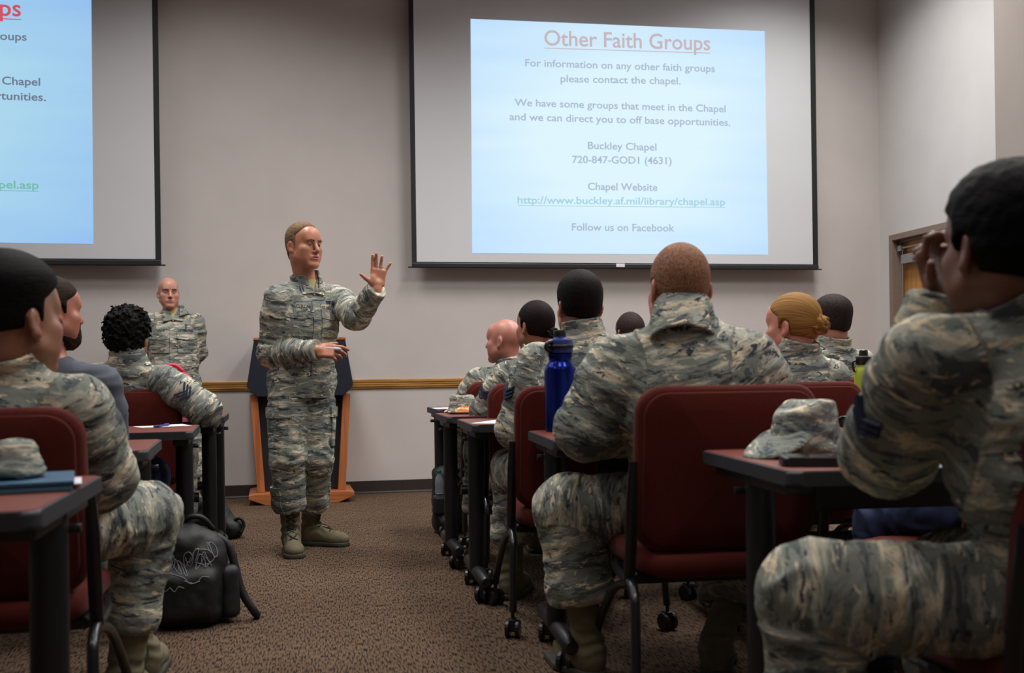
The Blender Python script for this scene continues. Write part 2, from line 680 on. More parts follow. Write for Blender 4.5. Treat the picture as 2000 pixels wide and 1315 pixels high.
# chair rail with its grooves, dark rubber base
zr = 0.868
prof = [(0, -.036), (.012, -.036), (.014, -.030), (.010, -.026), (.018, -.020), (.018, -.010), (.014, -.007), (.019, -.003), (.019, .006), (.014, .009), (.021, .014), (.021, .030), (.016, .036), (0, .036)]
bm = bmesh.new()
b_prism(bm, [(FWALL_Y - a, zr + z) for a, z in prof], 'x', LWALL_X, RWALL_X)
struct(from_bm('trim_1', bm, M_OAK), 'grooved oak chair rail along the front wall', 'rail')
bm = bmesh.new()
b_prism(bm, [(FWALL_Y, 0), (FWALL_Y - .016, 0), (FWALL_Y - .016, .006), (FWALL_Y - .006, .016), (FWALL_Y - .005, .098), (FWALL_Y, .1)], 'x', LWALL_X, RWALL_X)
struct(from_bm('baseboard_front', bm, M_BASE), 'dark brown rubber baseboard along the front wall', 'baseboard')
bm = bmesh.new()
b_box(bm, RWALL_X - .006, RWALL_X, 6.0, DY0, 0, .1)
b_box(bm, RWALL_X - .006, RWALL_X, DY1, FWALL_Y - .016, 0, .1)
struct(from_bm('baseboard_right', bm, M_BASE), 'dark rubber baseboard beside the wooden door', 'baseboard')

# door
M_FRAME = mat('taupe_door_frame', (128, 112, 100), rough=0.5, var=0.03)
M_STEEL = mat('brushed_closer', (150, 152, 158), rough=0.35, metal=0.6, var=0.04)
M_CHROME = mat('chrome', (200, 205, 215), rough=0.15, metal=1.0, var=0.02)
M_DOORW = wood('door_oak', (150, 100, 46), (190, 136, 70), axis=2, rough=0.45, scale=0.7)
door = empty('door_1', (RWALL_X, (DY0 + DY1) / 2, 0), 'golden oak door in a taupe metal frame with a closer, right side wall', 'door')
door['kind'] = 'structure'
def dpart(name, m, boxes, bevel=0.003, par=None):
    bm = bmesh.new()
    for x0, x1, y0, y1, z0, z1 in boxes:
        b_box(bm, x0, x1, y0, y1, z0, z1, bevel)
    return from_bm(name, bm, m, par or door)
h = (DY1 - DY0) / 2
dpart('door_frame', M_FRAME, [(-.012, .13, -h, -h + .05, 0, DZ), (-.012, .13, h - .05, h, 0, DZ), (-.012, .13, -h + .05, h - .05, DZ - .05, DZ),
                              (.06, .13, -h + .0505, -h + .065, 0, DZ - .0505), (.06, .13, h - .065, h - .0505, 0, DZ - .0505), (.06, .13, -h + .066, h - .066, DZ - .068, DZ - .0505)])
leaf = dpart('door_leaf', M_DOORW, [(.085, .125, -h + .05, h - .05, .005, DZ - .052)])
cl = dpart('door_closer', M_STEEL, [(.02, .085, h - .40, h - .13, DZ - .26, DZ - .18)], 0.006)
bm = bmesh.new()
b_tube(bm, [(.04, h - .34, DZ - .18), (.04, h - .34, DZ - .155)], .012)
b_box(bm, .032, .048, h - .60, h - .33, DZ - .158, DZ - .146)
b_box(bm, .030, .046, h - .60, h - .09, DZ - .128, DZ - .116)
b_box(bm, .02, .06, h - .13, h - .075, DZ - .145, DZ - .10)
from_bm('closer_arm', bm, M_STEEL, cl)
bm = bmesh.new()
b_tube(bm, [(.06, h - .10, .1), (.06, h - .10, DZ - .12)], .008)
from_bm('latch_rod', bm, M_CHROME, door)
bm = bmesh.new()
b_box(bm, .035, .085, -h + .09, h - .09, .98, 1.05, 0.008)
from_bm('push_bar', bm, M_STEEL, door)

# ------------------------------------------------------------------ projection screens with their slides
SCR_Y = FWALL_Y - 0.13
def on_y(px, py, Y=SCR_Y):
    d = at(px, py, 1.0) - np.array([0, 0, CAMZ])
    return np.array([0, 0, CAMZ]) + d * (Y / d[1])

def homog(src, dst):
    A = []
    for (x, y), (u, v) in zip(src, dst):
        A.append([x, y, 1, 0, 0, 0, -u * x, -u * y]); A.append([0, 0, 0, x, y, 1, -v * x, -v * y])
    hh = np.linalg.solve(np.array(A, float), np.array([c for p in dst for c in p], float))
    return np.append(hh, 1).reshape(3, 3)

def hmap(H, P):
    P = np.asarray(P, float)
    q = np.c_[P, np.ones(len(P))] @ H.T
    return q[:, :2] / q[:, 2:]

R_QUAD = [(922, 495), (1500, 498), (1493, 61), (919, 37)]
CAPH = float(np.ptp(text_geom('H')[0][:, 1]))
LINES = [  # text, baseline start, baseline end, capital height in px, colour key
    ('Other Faith Groups', (1063, 88.5), (1387, 98.5), 29, 'title'),
    ('For information on any other faith groups', (1025.5, 129.5), (1396, 141), 13.6, 'text'),
    ('please contact the chapel.', (1094.6, 160.5), (1329, 165.2), 13.6, 'text'),
    ('We have some groups that meet in the Chapel', (1005, 207), (1417, 219.6), 13.6, 'text'),
    ('and we can direct you to off base opportunities.', (995, 234.8), (1425.8, 246.2), 13.6, 'text'),
    ('Buckley Chapel', (1148, 291), (1282, 294.5), 13.6, 'text'),
    ('720-847-GOD1 (4631)', (1117.5, 318.4), (1311.5, 321), 13.6, 'text'),
    ('Chapel Website', (1148, 371), (1284, 373), 13.6, 'text'),
    ('http://www.buckley.af.mil/library/chapel.asp', (1010.6, 397.5), (1416, 401.3), 13.6, 'link'),
    ('Follow us on Facebook', (1116.7, 450.5), (1317, 452.3), 13.6, 'text')]

def slide_mat(name, mid, edge, k):
    m, nt, b = nm(name)
    L = nt.links
    tc = nt.nodes.new('ShaderNodeTexCoord')
    uv = nt.nodes.new('ShaderNodeUVMap')
    uv.uv_map = 'slide'
    sp = nt.nodes.new('ShaderNodeSeparateXYZ')
    L.new(uv.outputs[0], sp.inputs[0])
    mp = nt.nodes.new('ShaderNodeMapping')
    mp.inputs['Location'].default_value = (-0.5, -0.5, 0)
    L.new(uv.outputs[0], mp.inputs[0])
    ln = nt.nodes.new('ShaderNodeVectorMath'); ln.operation = 'LENGTH'
    L.new(mp.outputs[0], ln.inputs[0])
    # soft wavy bands low on the slide design
    mp2 = nt.nodes.new('ShaderNodeMapping'); mp2.inputs['Scale'].default_value = (1.2, 7, 1)
    L.new(uv.outputs[0], mp2.inputs[0])
    nz = nt.nodes.new('ShaderNodeTexNoise'); nz.inputs['Scale'].default_value = 1.3; nz.inputs['Detail'].default_value = 1
    L.new(mp2.outputs[0], nz.inputs[0])
    ma = nt.nodes.new('ShaderNodeMath'); ma.operation = 'MULTIPLY_ADD'
    ma.inputs[1].default_value = 0.30; ma.inputs[2].default_value = -0.15
    L.new(nz.outputs[0], ma.inputs[0])
    ad = nt.nodes.new('ShaderNodeMath'); ad.operation = 'ADD'
    L.new(ln.outputs['Value'], ad.inputs[0]); L.new(ma.outputs[0], ad.inputs[1])
    rp = nt.nodes.new('ShaderNodeValToRGB')
    rp.color_ramp.elements[0].position = 0.28; rp.color_ramp.elements[0].color = lin(mid) + (1,)
    rp.color_ramp.elements[1].position = 0.72; rp.color_ramp.elements[1].color = lin(edge) + (1,)
    L.new(ad.outputs[0], rp.inputs[0])
    b.inputs['Base Color'].default_value = (0.02, 0.02, 0.02, 1)
    b.inputs['Roughness'].default_value = 1
    b.inputs['Specular IOR Level'].default_value = 0
    L.new(rp.outputs[0], b.inputs['Emission Color'])
    b.inputs['Emission Strength'].default_value = k / (2 ** EXPO)
    return m

M_SCRBLK = mat('screen_black', (20, 20, 22), rough=0.6, var=0.05)
M_SCRBAR = mat('screen_bar', (36, 37, 40), rough=0.4, var=0.05)
M_FABRIC = mat('matte_screen_fabric', (208, 209, 213), rough=0.95, var=0.015, scale=2, spec=0.1)

def poly_mesh(name, pts, m, parent, base):
    me = bpy.data.meshes.new(name)
    me.from_pydata([tuple(np.asarray(p) - base) for p in pts], [], [list(range(len(pts)))])
    return link_mesh(name, me, m, parent)

def screen(label, wl, wr, zb, ol, orr, zo, quad, colours, smat, lines, zt=4.2, tab=None):
    """white from wl..wr (x) above zb; black surround from ol..orr above zo"""
    base = np.array([(ol + orr) / 2, SCR_Y, 0.0])
    t = empty('projection_screen', base, label, 'projection screen', group=None)
    t.location.z = zo
    base[2] = zo
    bm = bmesh.new()
    b_box(bm, ol - base[0], orr - base[0], 0, 0.004, zo - base[2], zt - base[2])
    from_bm('surround', bm, M_SCRBLK, t)
    bm = bmesh.new()
    b_box(bm, wl - base[0], wr - base[0], -0.0015, 0.0, zb - base[2], zt - .05 - base[2])
    from_bm('screen_fabric', bm, M_FABRIC, t)
    bm = bmesh.new()
    b_box(bm, ol - base[0], orr - base[0], -0.012, 0.014, -.004, zb - zo - .008, 0.006)
    b_box(bm, ol - base[0] - .03, orr - base[0] + .03, -0.006, 0.010, -.006, .004)
    from_bm('weight_bar', bm, M_SCRBAR, t)
    bm = bmesh.new()
    b_box(bm, ol - base[0] - .12, orr - base[0] + .12, -0.07, .129, zt - base[2] - .02, zt - base[2] + .14, 0.01)
    from_bm('roller_case', bm, M_FABRIC, t)
    if tab is not None:
        bm = bmesh.new()
        b_box(bm, tab[0] - base[0] - .036, tab[0] - base[0] + .036, -.0135, -.012, tab[1] - base[2] - .014, tab[1] - base[2] + .014)
        from_bm('paper_label', bm, mat('white_label', (225, 225, 230), rough=0.6), t)
    # slide
    pl = [on_y(x, y) for x, y in quad]
    plane2 = [(p[0], p[2]) for p in pl]
    H = homog([(0, 0), (1, 0), (1, 1), (0, 1)], plane2)
    Hp = homog(R_QUAD, [(0, 0), (1, 0), (1, 1), (0, 1)])      # right slide's pixels -> slide units
    n = 24
    g = np.array([(i / n, j / n) for j in range(n + 1) for i in range(n + 1)])
    q = hmap(H, g)
    V = np.c_[q[:, 0] - base[0], np.full(len(q), -0.0030), q[:, 1] - base[2]]
    F = [(j * (n + 1) + i, j * (n + 1) + i + 1, (j + 1) * (n + 1) + i + 1, (j + 1) * (n + 1) + i) for j in range(n) for i in range(n)]
    me = np_mesh('projected_slide', V, np.array(F), smooth=False)
    uvl = me.uv_layers.new(name='slide')
    vi = np.zeros(len(me.loops), np.int32); me.loops.foreach_get('vertex_index', vi)
    uvl.data.foreach_set('uv', g[vi].astype(np.float32).ravel())
    so = link_mesh('projected_slide', me, smat, t)
    for txt, p0, p1, cap, ck in lines:
        a, b = hmap(Hp, [p0, p1])
        tv, tf = text_geom(txt, bold=.012 if ck == 'title' else .016)
        x0, x1 = tv[:, 0].min(), tv[:, 0].max()
        sx = (b[0] - a[0]) / (x1 - x0)
        sy = cap / 447.0 / CAPH
        u = np.c_[a[0] + (tv[:, 0] - x0) * sx, a[1] + (b[1] - a[1]) * (tv[:, 0] - x0) / (x1 - x0) + tv[:, 1] * sy]
        if ck in ('title', 'link'):                       # underline
            dy = 0.011 if ck == 'title' else 0.008
            th = 0.0036 if ck == 'title' else 0.003
            w = hmap(H, [(a[0], a[1] - dy - th), (b[0], b[1] - dy - th), (b[0], b[1] - dy), (a[0], a[1] - dy)])
            me = bpy.data.meshes.new('underline')
            me.from_pydata([(p[0] - base[0], -0.0040, p[1] - base[2]) for p in w], [], [[0, 1, 2, 3]])
            link_mesh('underline', me, colours[ck], so)
        w = hmap(H, u)
        # one mesh per word: faces sorted along the line, split at the wide gaps
        iv = sorted((min(tv[i, 0] for i in q), max(tv[i, 0] for i in q), qi) for qi, q in enumerate(tf))
        words = [[]]; end = iv[0][1]
        for lo_, hi_, qi in iv:
            if lo_ - end > 0.17:
                words.append([])
            words[-1].append(qi); end = max(end, hi_)
        for wd in words:
            ids = sorted({i for qi in wd for i in tf[qi]})
            mp_ = {i: n_ for n_, i in enumerate(ids)}
            me = bpy.data.meshes.new('slide_word')
            me.from_pydata([(w[i][0] - base[0], -0.0040, w[i][1] - base[2]) for i in ids], [], [[mp_[i] for i in tf[qi]] for qi in wd])
            link_mesh('title_word' if ck == 'title' else 'slide_word', me, colours[ck], so)
    return t

def X(px, py): return on_y(px, py)[0]
def Z(px, py): return on_y(px, py)[2]
SM_R = slide_mat('slide_bright', (222, 246, 255), (190, 224, 255), 0.98)
SM_L = slide_mat('slide_dim', (172, 216, 240), (150, 195, 242), 0.97)
screen('right projection screen showing the whole slide headed Other Faith Groups', X(812.5, 400), X(1586, 400), Z(1200, 514), X(803, 400), X(1596.5, 400), Z(1200, 524),
       R_QUAD, {'title': glow('slide_title_pale', (200, 184, 190)), 'text': glow('slide_text_pale', (176, 190, 210)), 'link': glow('slide_link_pale', (172, 212, 228))}, SM_R, LINES,
       tab=(X(1211, 518.5), Z(1211, 518.5)))
wl = X(302.2, 400) - (X(1586, 400) - X(812.5, 400))
screen('left projection screen, cut off by the photo edge, showing part of a bluer slide', wl, X(302.2, 400), Z(250, 506), wl - .04, X(313.5, 400), Z(250, 517.5),
       [(-560, 466), (182.5, 477), (178.5, -8), (-566, -45)], {'title': glow('slide_title_red', (205, 84, 100)), 'text': glow('slide_text_grey', (112, 122, 142)), 'link': glow('slide_link_green', (120, 186, 172))}, SM_L, LINES)

# outlet on the front wall
p = on_y(399, 868, FWALL_Y)
t = empty('wall_outlet', (p[0], FWALL_Y, p[2]), 'small cream socket plate low on the front wall, behind the left tables', 'outlet')
bm = bmesh.new(); b_box(bm, -.036, .036, -.006, 0, -.058, .058, .003)
from_bm('cover_plate', bm, mat('cream_plastic', (205, 195, 150), rough=0.4), t)
bm = bmesh.new()
for dz in (-.022, .022):
    b_box(bm, -.014, .014, -.009, -.004, dz - .014, dz + .014, .003)
from_bm('socket', bm, mat('socket_plastic', (170, 160, 120), rough=0.4), t)
# ------------------------------------------------------------------ tables, chairs, lectern
M_LAM = mat('cherry_laminate', (116, 54, 42), rough=0.38, var=0.10, scale=14, spec=0.5, stretch=(1, 5, 5))
M_EDGE = mat('charcoal_edge_band', (48, 50, 56), rough=0.5, var=0.06)
M_POST = mat('black_powder_coat', (22, 22, 26), rough=0.42, var=0.1)
M_CAST = mat('caster_plastic', (20, 20, 22), rough=0.35, var=0.05)
M_RED = mat('maroon_upholstery', (88, 30, 23), rough=0.9, var=0.10, scale=160, bump=0.25, bscale=500, spec=0.2, sheen=0.06)
M_REDP = mat('maroon_piping', (100, 36, 30), rough=0.9, var=0.08, scale=120, spec=0.2)
M_TUBE = mat('chair_tube', (24, 24, 27), rough=0.28, var=0.08)

def caster_bm(r=0.032):
    bm = bmesh.new()
    for sx in (-1, 1):
        b_prism(bm, [(r * math.cos(a) , r + r * math.sin(a)) for a in [2 * PI * k / 18 for k in range(18)]], 'x', sx * .010, sx * .026, .003)
    b_box(bm, -.012, .012, -.02, .024, r * .7, r * 2 + .004, .004)
    b_tube(bm, [(0, .0, r * 1.9), (0, 0, r * 2 + .03)], .007, 8)
    return bm

_caster_me = None
def caster(parent, loc, rz=0, s=1.0):
    global _caster_me
    if _caster_me is None:
        bm = caster_bm()
        bmesh.ops.recalc_face_normals(bm, faces=bm.faces)
        _caster_me = bpy.data.meshes.new('caster'); bm.to_mesh(_caster_me); bm.free()
        _caster_me.materials.append(M_CAST)
    o = bpy.data.objects.new('caster', _caster_me)
    COL.objects.link(o); o.parent = parent; o.location = loc; o.rotation_euler = (0, 0, rz); o.scale = (s, s, s)
    return o

def make_table(corner, rz, length, depth, left_end, label):
    """corner: the far end corner seen in the photo (left end of right tables, right end of left ones)"""
    c, s = math.cos(rz), math.sin(rz)
    dx, dy = (length / 2 if left_end else -length / 2), -depth / 2
    loc = (corner[0] + c * dx - s * dy, corner[1] + s * dx + c * dy, 0)
    t = empty('training_table', loc, label, 'table', rz, 'cherry topped training tables')
    H = 0.74
    bm = bmesh.new()
    b_prism(bm, round_rect(length - .012, depth - .012, .024), 'z', H - .028, H)
    top = from_bm('tabletop', bm, M_LAM, t)
    bm = bmesh.new()
    b_prism(bm, round_rect(length, depth, .03), 'z', H - .032, H - .0015, .006)
    from_bm('edge_band', bm, M_EDGE, t)
    for sx in (-1, 1):
        x = sx * (length / 2 - .05)
        bm = bmesh.new()
        b_tube(bm, [(x, 0, .10), (x, 0, H - .032)], .035, 18)
        b_box(bm, x - .03, x + .03, -depth * .38, depth * .38, H - .06, H - .032, .006)
        lg = from_bm('leg', bm, M_POST, t)
        smooth_angle(lg)
        bm = bmesh.new()
        n = 16
        b_tube(bm, [(x, -.27, .098), (x, -.255, .098), (x, .255, .098), (x, .27, .098)], [.018, .028, .028, .018], 16)
        ft = from_bm('foot', bm, M_POST, t); smooth_angle(ft)
        for yy in (-.19, .19):
            caster(t, (x, yy, 0), 0.5 * sx + yy, 1.05)
        bm = bmesh.new()
        b_tube(bm, [(x - sx * .0 - sx * .02, .02, H - .075), (x + sx * .055, .02, H - .075)], .009, 8)
        from_bm('fold_lever', bm, M_POST, t)
    bm = bmesh.new()
    b_tube(bm, [(-length / 2 + .1, 0, .36), (length / 2 - .1, 0, .36)], .024, 14)
    smooth_angle(from_bm('stretcher', bm, M_POST, t))
    bm = bmesh.new()
    b_box(bm, -length / 2 + .2, length / 2 - .2, .02, .05, H - .13, H - .032, .004)
    from_bm('modesty_rail', bm, M_POST, t)
    return t

def cpt(px, py, z=0.74):
    return at_z(px, py, z)

R = math.radians
TABLES = {}
TABLES['t1'] = make_table(cpt(833, 795), R(0), 1.8, .55, True, 'cherry training table nearest the front wall in the right block')
TABLES['t2'] = make_table(cpt(848.5, 807), R(0), 1.8, .5, True, 'cherry training table holding the camouflage cap and food plate')
TABLES['t3'] = make_table(cpt(891, 818.5), R(-1), 2.1, .55, True, 'cherry training table with white paper before the bun-haired dark woman')
TABLES['t4'] = make_table(cpt(1029, 841), R(-3), 1.8, .55, True, 'cherry training table with the blue bottle standing at its end')
TABLES['t5'] = make_table(cpt(1366, 879), R(-3.4), 1.8, .6, True, 'near cherry training table with cap, phone and purple papers, right')
TABLES['l1'] = make_table(cpt(203, 923.5, .745), R(1.4), 1.8, .6, False, 'near cherry training table with blue folder at the left photo edge')
TABLES['l2'] = make_table(cpt(317, 857.5), R(3.9), 1.8, .55, False, 'cherry training table between the near camouflage man and the bearded man')
TABLES['l3'] = make_table(cpt(390.5, 829.5), R(3.5), 1.8, .55, False, 'cherry training table with white paper and pen, left block')
TABLES['l4'] = make_table(cpt(432, 814.5), R(3), 1.8, .5, False, 'cherry training table under the curly-haired person\'s elbow')
TABLES['l5'] = make_table(cpt(447.5, 806.8), R(2), 1.8, .5, False, 'cherry training table closest to the front wall in the left block')

def rounded_pad(w, d, th, r, bev, curve=0.0, axis='z'):
    """upholstered pad: rounded outline, puffy edge, slightly dished"""
    bm = bmesh.new()
    out = round_rect(w, d, r, n=8)
    rings = []
    for zz, ins in ((0, bev), (bev * .3, bev * .3), (bev, 0), (th - bev, 0), (th - bev * .3, bev * .3), (th, bev)):
        k = 1 - ins * 2 / w, 1 - ins * 2 / d
        rings.append([bm.verts.new((x * k[0], y * k[1], zz)) for x, y in out])
    n = len(out)
    for a, b in zip(rings[:-1], rings[1:]):
        for i in range(n):
            bm.faces.new((a[i], a[(i + 1) % n], b[(i + 1) % n], b[i]))
    # filled caps as concentric rings so that they can be curved
    for ring, top in ((rings[0], False), (rings[-1], True)):
        prev = ring
        for f in (.75, .5, .25):
            cur = [bm.verts.new((v.co.x * f, v.co.y * f, v.co.z)) for v in ring]
            for i in range(n):
                q = (prev[i], prev[(i + 1) % n], cur[(i + 1) % n], cur[i])
                bm.faces.new(q if top else q[::-1])
            prev = cur
        bm.faces.new(prev if top else prev[::-1])
    return bm

def make_chair(label):
    """facing +y, origin on the floor; the cushion, back, uprights, tubular legs and casters"""
    t = empty('training_chair', (0, 0, 0), label, 'chair', 0, 'maroon training chairs')
    bm = rounded_pad(.50, .47, .07, .09, .022)
    for v in bm.verts:
        v.co.z += .385 - .012 * (v.co.y / .23) ** 2 + .006 * (v.co.x / .25) ** 2
        if v.co.y > .12:
            v.co.z -= (v.co.y - .12) * .25
    smooth_angle(from_bm('seat', bm, M_RED, t), 60)
    bm = rounded_pad(.52, .455, .055, .075, .018)
    th = R(7)
    def back(v, extra=0.0):
        x, y, z = v.co
        yy = -.205 - z - extra + .035 * (x / .26) ** 2
        zz = y
        v.co = Vector((x, yy - zz * math.sin(th), .674 + zz * math.cos(th)))
    for v in bm.verts:
        back(v)
    bk = from_bm('backrest', bm, M_RED, t); smooth_angle(bk, 60)
    bm = rounded_pad(.485, .42, .012, .065, .005)
    for v in bm.verts:
        back(v, .052)
    smooth_angle(from_bm('back_panel', bm, M_RED, bk), 60)
    for sx in (-1, 1):
        bm = bmesh.new()
        b_tube(bm, [(sx * .272, -.18, .37), (sx * .275, -.215, .46), (sx * .275, -.235, .60), (sx * .272, -.245, .70)], [.016, .017, .016, .012], 10, rx=.8)
        up = from_bm('upright', bm, M_TUBE, t); smooth_angle(up)
        bm = bmesh.new()
        b_tube(bm, [(sx * .235, .10, .375), (sx * .265, .0, .375), (sx * .272, -.12, .37), (sx * .272, -.19, .37), (sx * .273, -.235, .345), (sx * .276, -.262, .30), (sx * .285, -.29, .09)], .0135, 12)
        lg = from_bm('rear_leg', bm, M_TUBE, t); smooth_angle(lg)
        caster(lg, (sx * .286, -.29, 0), .3 * sx)
        bm = bmesh.new()
        b_tube(bm, [(sx * .268, -.17, .36), (sx * .27, -.05, .33), (sx * .272, .05, .28), (sx * .28, .18, .16), (sx * .284, .23, .09)], .0135, 12)
        lg = from_bm('front_leg', bm, M_TUBE, t); smooth_angle(lg)
        caster(lg, (sx * .285, .232, 0), -.4 * sx)
    bm = bmesh.new()
    b_box(bm, -.25, .25, -.16, .14, .352, .385, .01)
    from_bm('seat_pan', bm, M_TUBE, t)
    return t

_chair0 = None
def chair(px, depth, rz, label, zs=1.0):
    """px: photo column of the middle of the backrest, depth of the backrest"""
    global _chair0
    p = at(px, 800, depth)
    c, s = math.cos(rz), math.sin(rz)
    loc = (p[0] - s * .24, p[1] + c * .24, 0)
    if _chair0 is None:
        o = _chair0 = make_chair(label)
    else:
        o = copy_tree(_chair0)
    o['label'] = label
    o.location = loc
    o.rotation_euler = (0, 0, rz)
    o.scale = (1, 1, zs)
    return o

chair(1424, 2.80, R(-3), 'maroon chair under the big short-haired man leaning on the blue bottle\'s table', 1.01)
chair(1143, 3.76, R(-3), 'maroon chair whose back shows left of the blue bottle')
chair(1063, 4.72, R(-1), 'maroon chair under the dark-haired woman with a bun')
chair(1003, 5.62, R(0), 'maroon chair under the bald man at the front of the right block')
chair(1560, 3.80, R(-3), 'maroon chair under the blonde woman with a bun')
chair(1630, 4.72, R(-1), 'maroon chair under the short-haired man right of the blonde woman')
chair(1240, 5.62, R(0), 'maroon chair far off, behind the big man\'s left shoulder')
chair(2010, 2.86, R(32), 'maroon chair under the person in blue jeans, mostly hidden')
chair(238, 4.66, R(3.5), 'maroon chair under the curly-haired person, left block')
chair(82, 3.66, R(3.9), 'maroon chair under the bearded man in a grey shirt')
chair(-74, 2.33, R(1.4), 'maroon chair at the left photo edge under the near camouflage man', .985)
chair(2300, 1.66, R(-4), 'maroon chair at the right photo edge under the nearest man')

# lectern
M_LECW = wood('lectern_cherry', (150, 84, 46), (184, 112, 66), axis=2, rough=0.4)
M_LECB = wood('lectern_cherry_base', (150, 84, 46), (184, 112, 66), axis=0, rough=0.35)
M_NAVY = mat('navy_panel', (16, 20, 38), rough=0.55, var=0.1, scale=60)
M_BLKP = mat('black_panel', (14, 14, 16), rough=0.6, var=0.1)
lp = at_z(588, 985, 0.0)
s0 = at(588, 985, 0)[0]
LD = (CAMZ - 0) * FPX / (985 - 731)
lec = empty('lectern', (lp[0], lp[1] + .26, 0), 'wooden lectern with navy top standing behind the speaker', 'lectern', R(2))
HW = .385
bm = bmesh.new()     # platform: bevelled underside
b_prism(bm, [(-.38, .045), (-.26, 0), (.26, 0), (.38, .045), (.38, .075), (.33, .085), (-.33, .085), (-.38, .075)], 'y', -.26, .24, .004)
from_bm('base', bm, M_LECB, lec)
for sx in (-1, 1):
    bm = bmesh.new()
    pts = [(sx * .265, .085), (sx * .32, .085), (sx * .365, .80), (sx * .31, .80)]
    b_prism(bm, pts, 'y', -.19, .17, .004)
    from_bm('side_post', bm, M_LECW, lec)
bm = bmesh.new()
b_prism(bm, [(-.268, .085), (.268, .085), (.312, .80), (-.312, .80)], 'y', -.12, .15)
from_bm('front_panel', bm, M_BLKP, lec)
bm = bmesh.new()
b_prism(bm, [(-.315, .79), (.315, .79), (.375, .855), (.385, .87), (.33, 1.205), (-.33, 1.205), (-.385, .87), (-.375, .855)], 'y', -.23, .20, .006)
from_bm('desk_front', bm, M_NAVY, lec)
bm = bmesh.new()
b_prism(bm, [(-.335, 1.205), (.335, 1.205), (.33, 1.225), (-.33, 1.225)], 'y', -.235, .205, .003)
from_bm('top_edge', bm, M_LECW, lec)
# ------------------------------------------------------------------ people
def skin_mat(name, rgb, lip):
    if name in MATS:
        return MATS[name]
    m, nt, b = nm(name)
    L = nt.links
    a = nt.nodes.new('ShaderNodeAttribute'); a.attribute_name = 'tint'
    tc = nt.nodes.new('ShaderNodeTexCoord')
    nz = nt.nodes.new('ShaderNodeTexNoise'); nz.inputs['Scale'].default_value = 22; nz.inputs['Detail'].default_value = 4
    L.new(tc.outputs['Object'], nz.inputs[0])
    c = lin(rgb)
    rp = nt.nodes.new('ShaderNodeValToRGB')
    rp.color_ramp.elements[0].position = 0.35; rp.color_ramp.elements[0].color = (c[0] * .92, c[1] * .86, c[2] * .85, 1)
    rp.color_ramp.elements[1].position = 0.65; rp.color_ramp.elements[1].color = (min(1, c[0] * 1.05), c[1] * 1.04, c[2] * 1.03, 1)
    L.new(nz.outputs[0], rp.inputs[0])
    mx = nt.nodes.new('ShaderNodeMix'); mx.data_type = 'RGBA'
    L.new(a.outputs['Fac'], mx.inputs['Factor']); L.new(rp.outputs[0], mx.inputs['A'])
    mx.inputs['B'].default_value = lin(lip) + (1,)
    L.new(mx.outputs['Result'], b.inputs['Base Color'])
    b.inputs['Roughness'].default_value = 0.42
    b.inputs['Subsurface Weight'].default_value = 0.12
    b.inputs['Subsurface Radius'].default_value = (0.02, 0.008, 0.005)
    MATS[name] = m
    return m

def hair_mat(name, rgb, rough=0.68, streak=0.5):
    if name in MATS:
        return MATS[name]
    m, nt, b = nm(name)
    L = nt.links
    a = nt.nodes.new('ShaderNodeAttribute'); a.attribute_name = 'rest'
    mp = nt.nodes.new('ShaderNodeMapping'); mp.inputs['Scale'].default_value = (260, 30, 160)
    L.new(a.outputs['Vector'], mp.inputs[0])
    nz = nt.nodes.new('ShaderNodeTexNoise'); nz.inputs['Scale'].default_value = 1.0; nz.inputs['Detail'].default_value = 3
    L.new(mp.outputs[0], nz.inputs[0])
    c = lin(rgb)
    rp = nt.nodes.new('ShaderNodeValToRGB')
    rp.color_ramp.elements[0].position = 0.3; rp.color_ramp.elements[0].color = tuple(x * (1 - streak) for x in c) + (1,)
    rp.color_ramp.elements[1].position = 0.7; rp.color_ramp.elements[1].color = tuple(x * (1 + streak) for x in c) + (1,)
    L.new(nz.outputs[0], rp.inputs[0]); L.new(rp.outputs[0], b.inputs['Base Color'])
    b.inputs['Roughness'].default_value = rough
    b.inputs['Specular IOR Level'].default_value = 0.1
    bp = nt.nodes.new('ShaderNodeBump'); bp.inputs['Strength'].default_value = 0.5; bp.inputs['Distance'].default_value = 0.003
    L.new(nz.outputs[0], bp.inputs['Height']); L.new(bp.outputs[0], b.inputs['Normal'])
    MATS[name] = m
    return m

def eye_mat(name, iris):
    if name in MATS:
        return MATS[name]
    m, nt, b = nm(name)
    L = nt.links
    tc = nt.nodes.new('ShaderNodeTexCoord')
    sp = nt.nodes.new('ShaderNodeSeparateXYZ'); L.new(tc.outputs['Object'], sp.inputs[0])
    ma = nt.nodes.new('ShaderNodeMath'); ma.operation = 'MULTIPLY'; ma.inputs[1].default_value = 1 / .0125
    L.new(sp.outputs['Y'], ma.inputs[0])
    rp = nt.nodes.new('ShaderNodeValToRGB'); rp.color_ramp.interpolation = 'CONSTANT'
    e = rp.color_ramp.elements
    e[0].position = 0; e[0].color = lin((150, 140, 134)) + (1,)
    e[1].position = .86; e[1].color = lin(iris) + (1,)
    x = e.new(.965); x.color = (.01, .01, .01, 1)
    L.new(ma.outputs[0], rp.inputs[0]); L.new(rp.outputs[0], b.inputs['Base Color'])
    b.inputs['Roughness'].default_value = 0.15
    MATS[name] = m
    return m

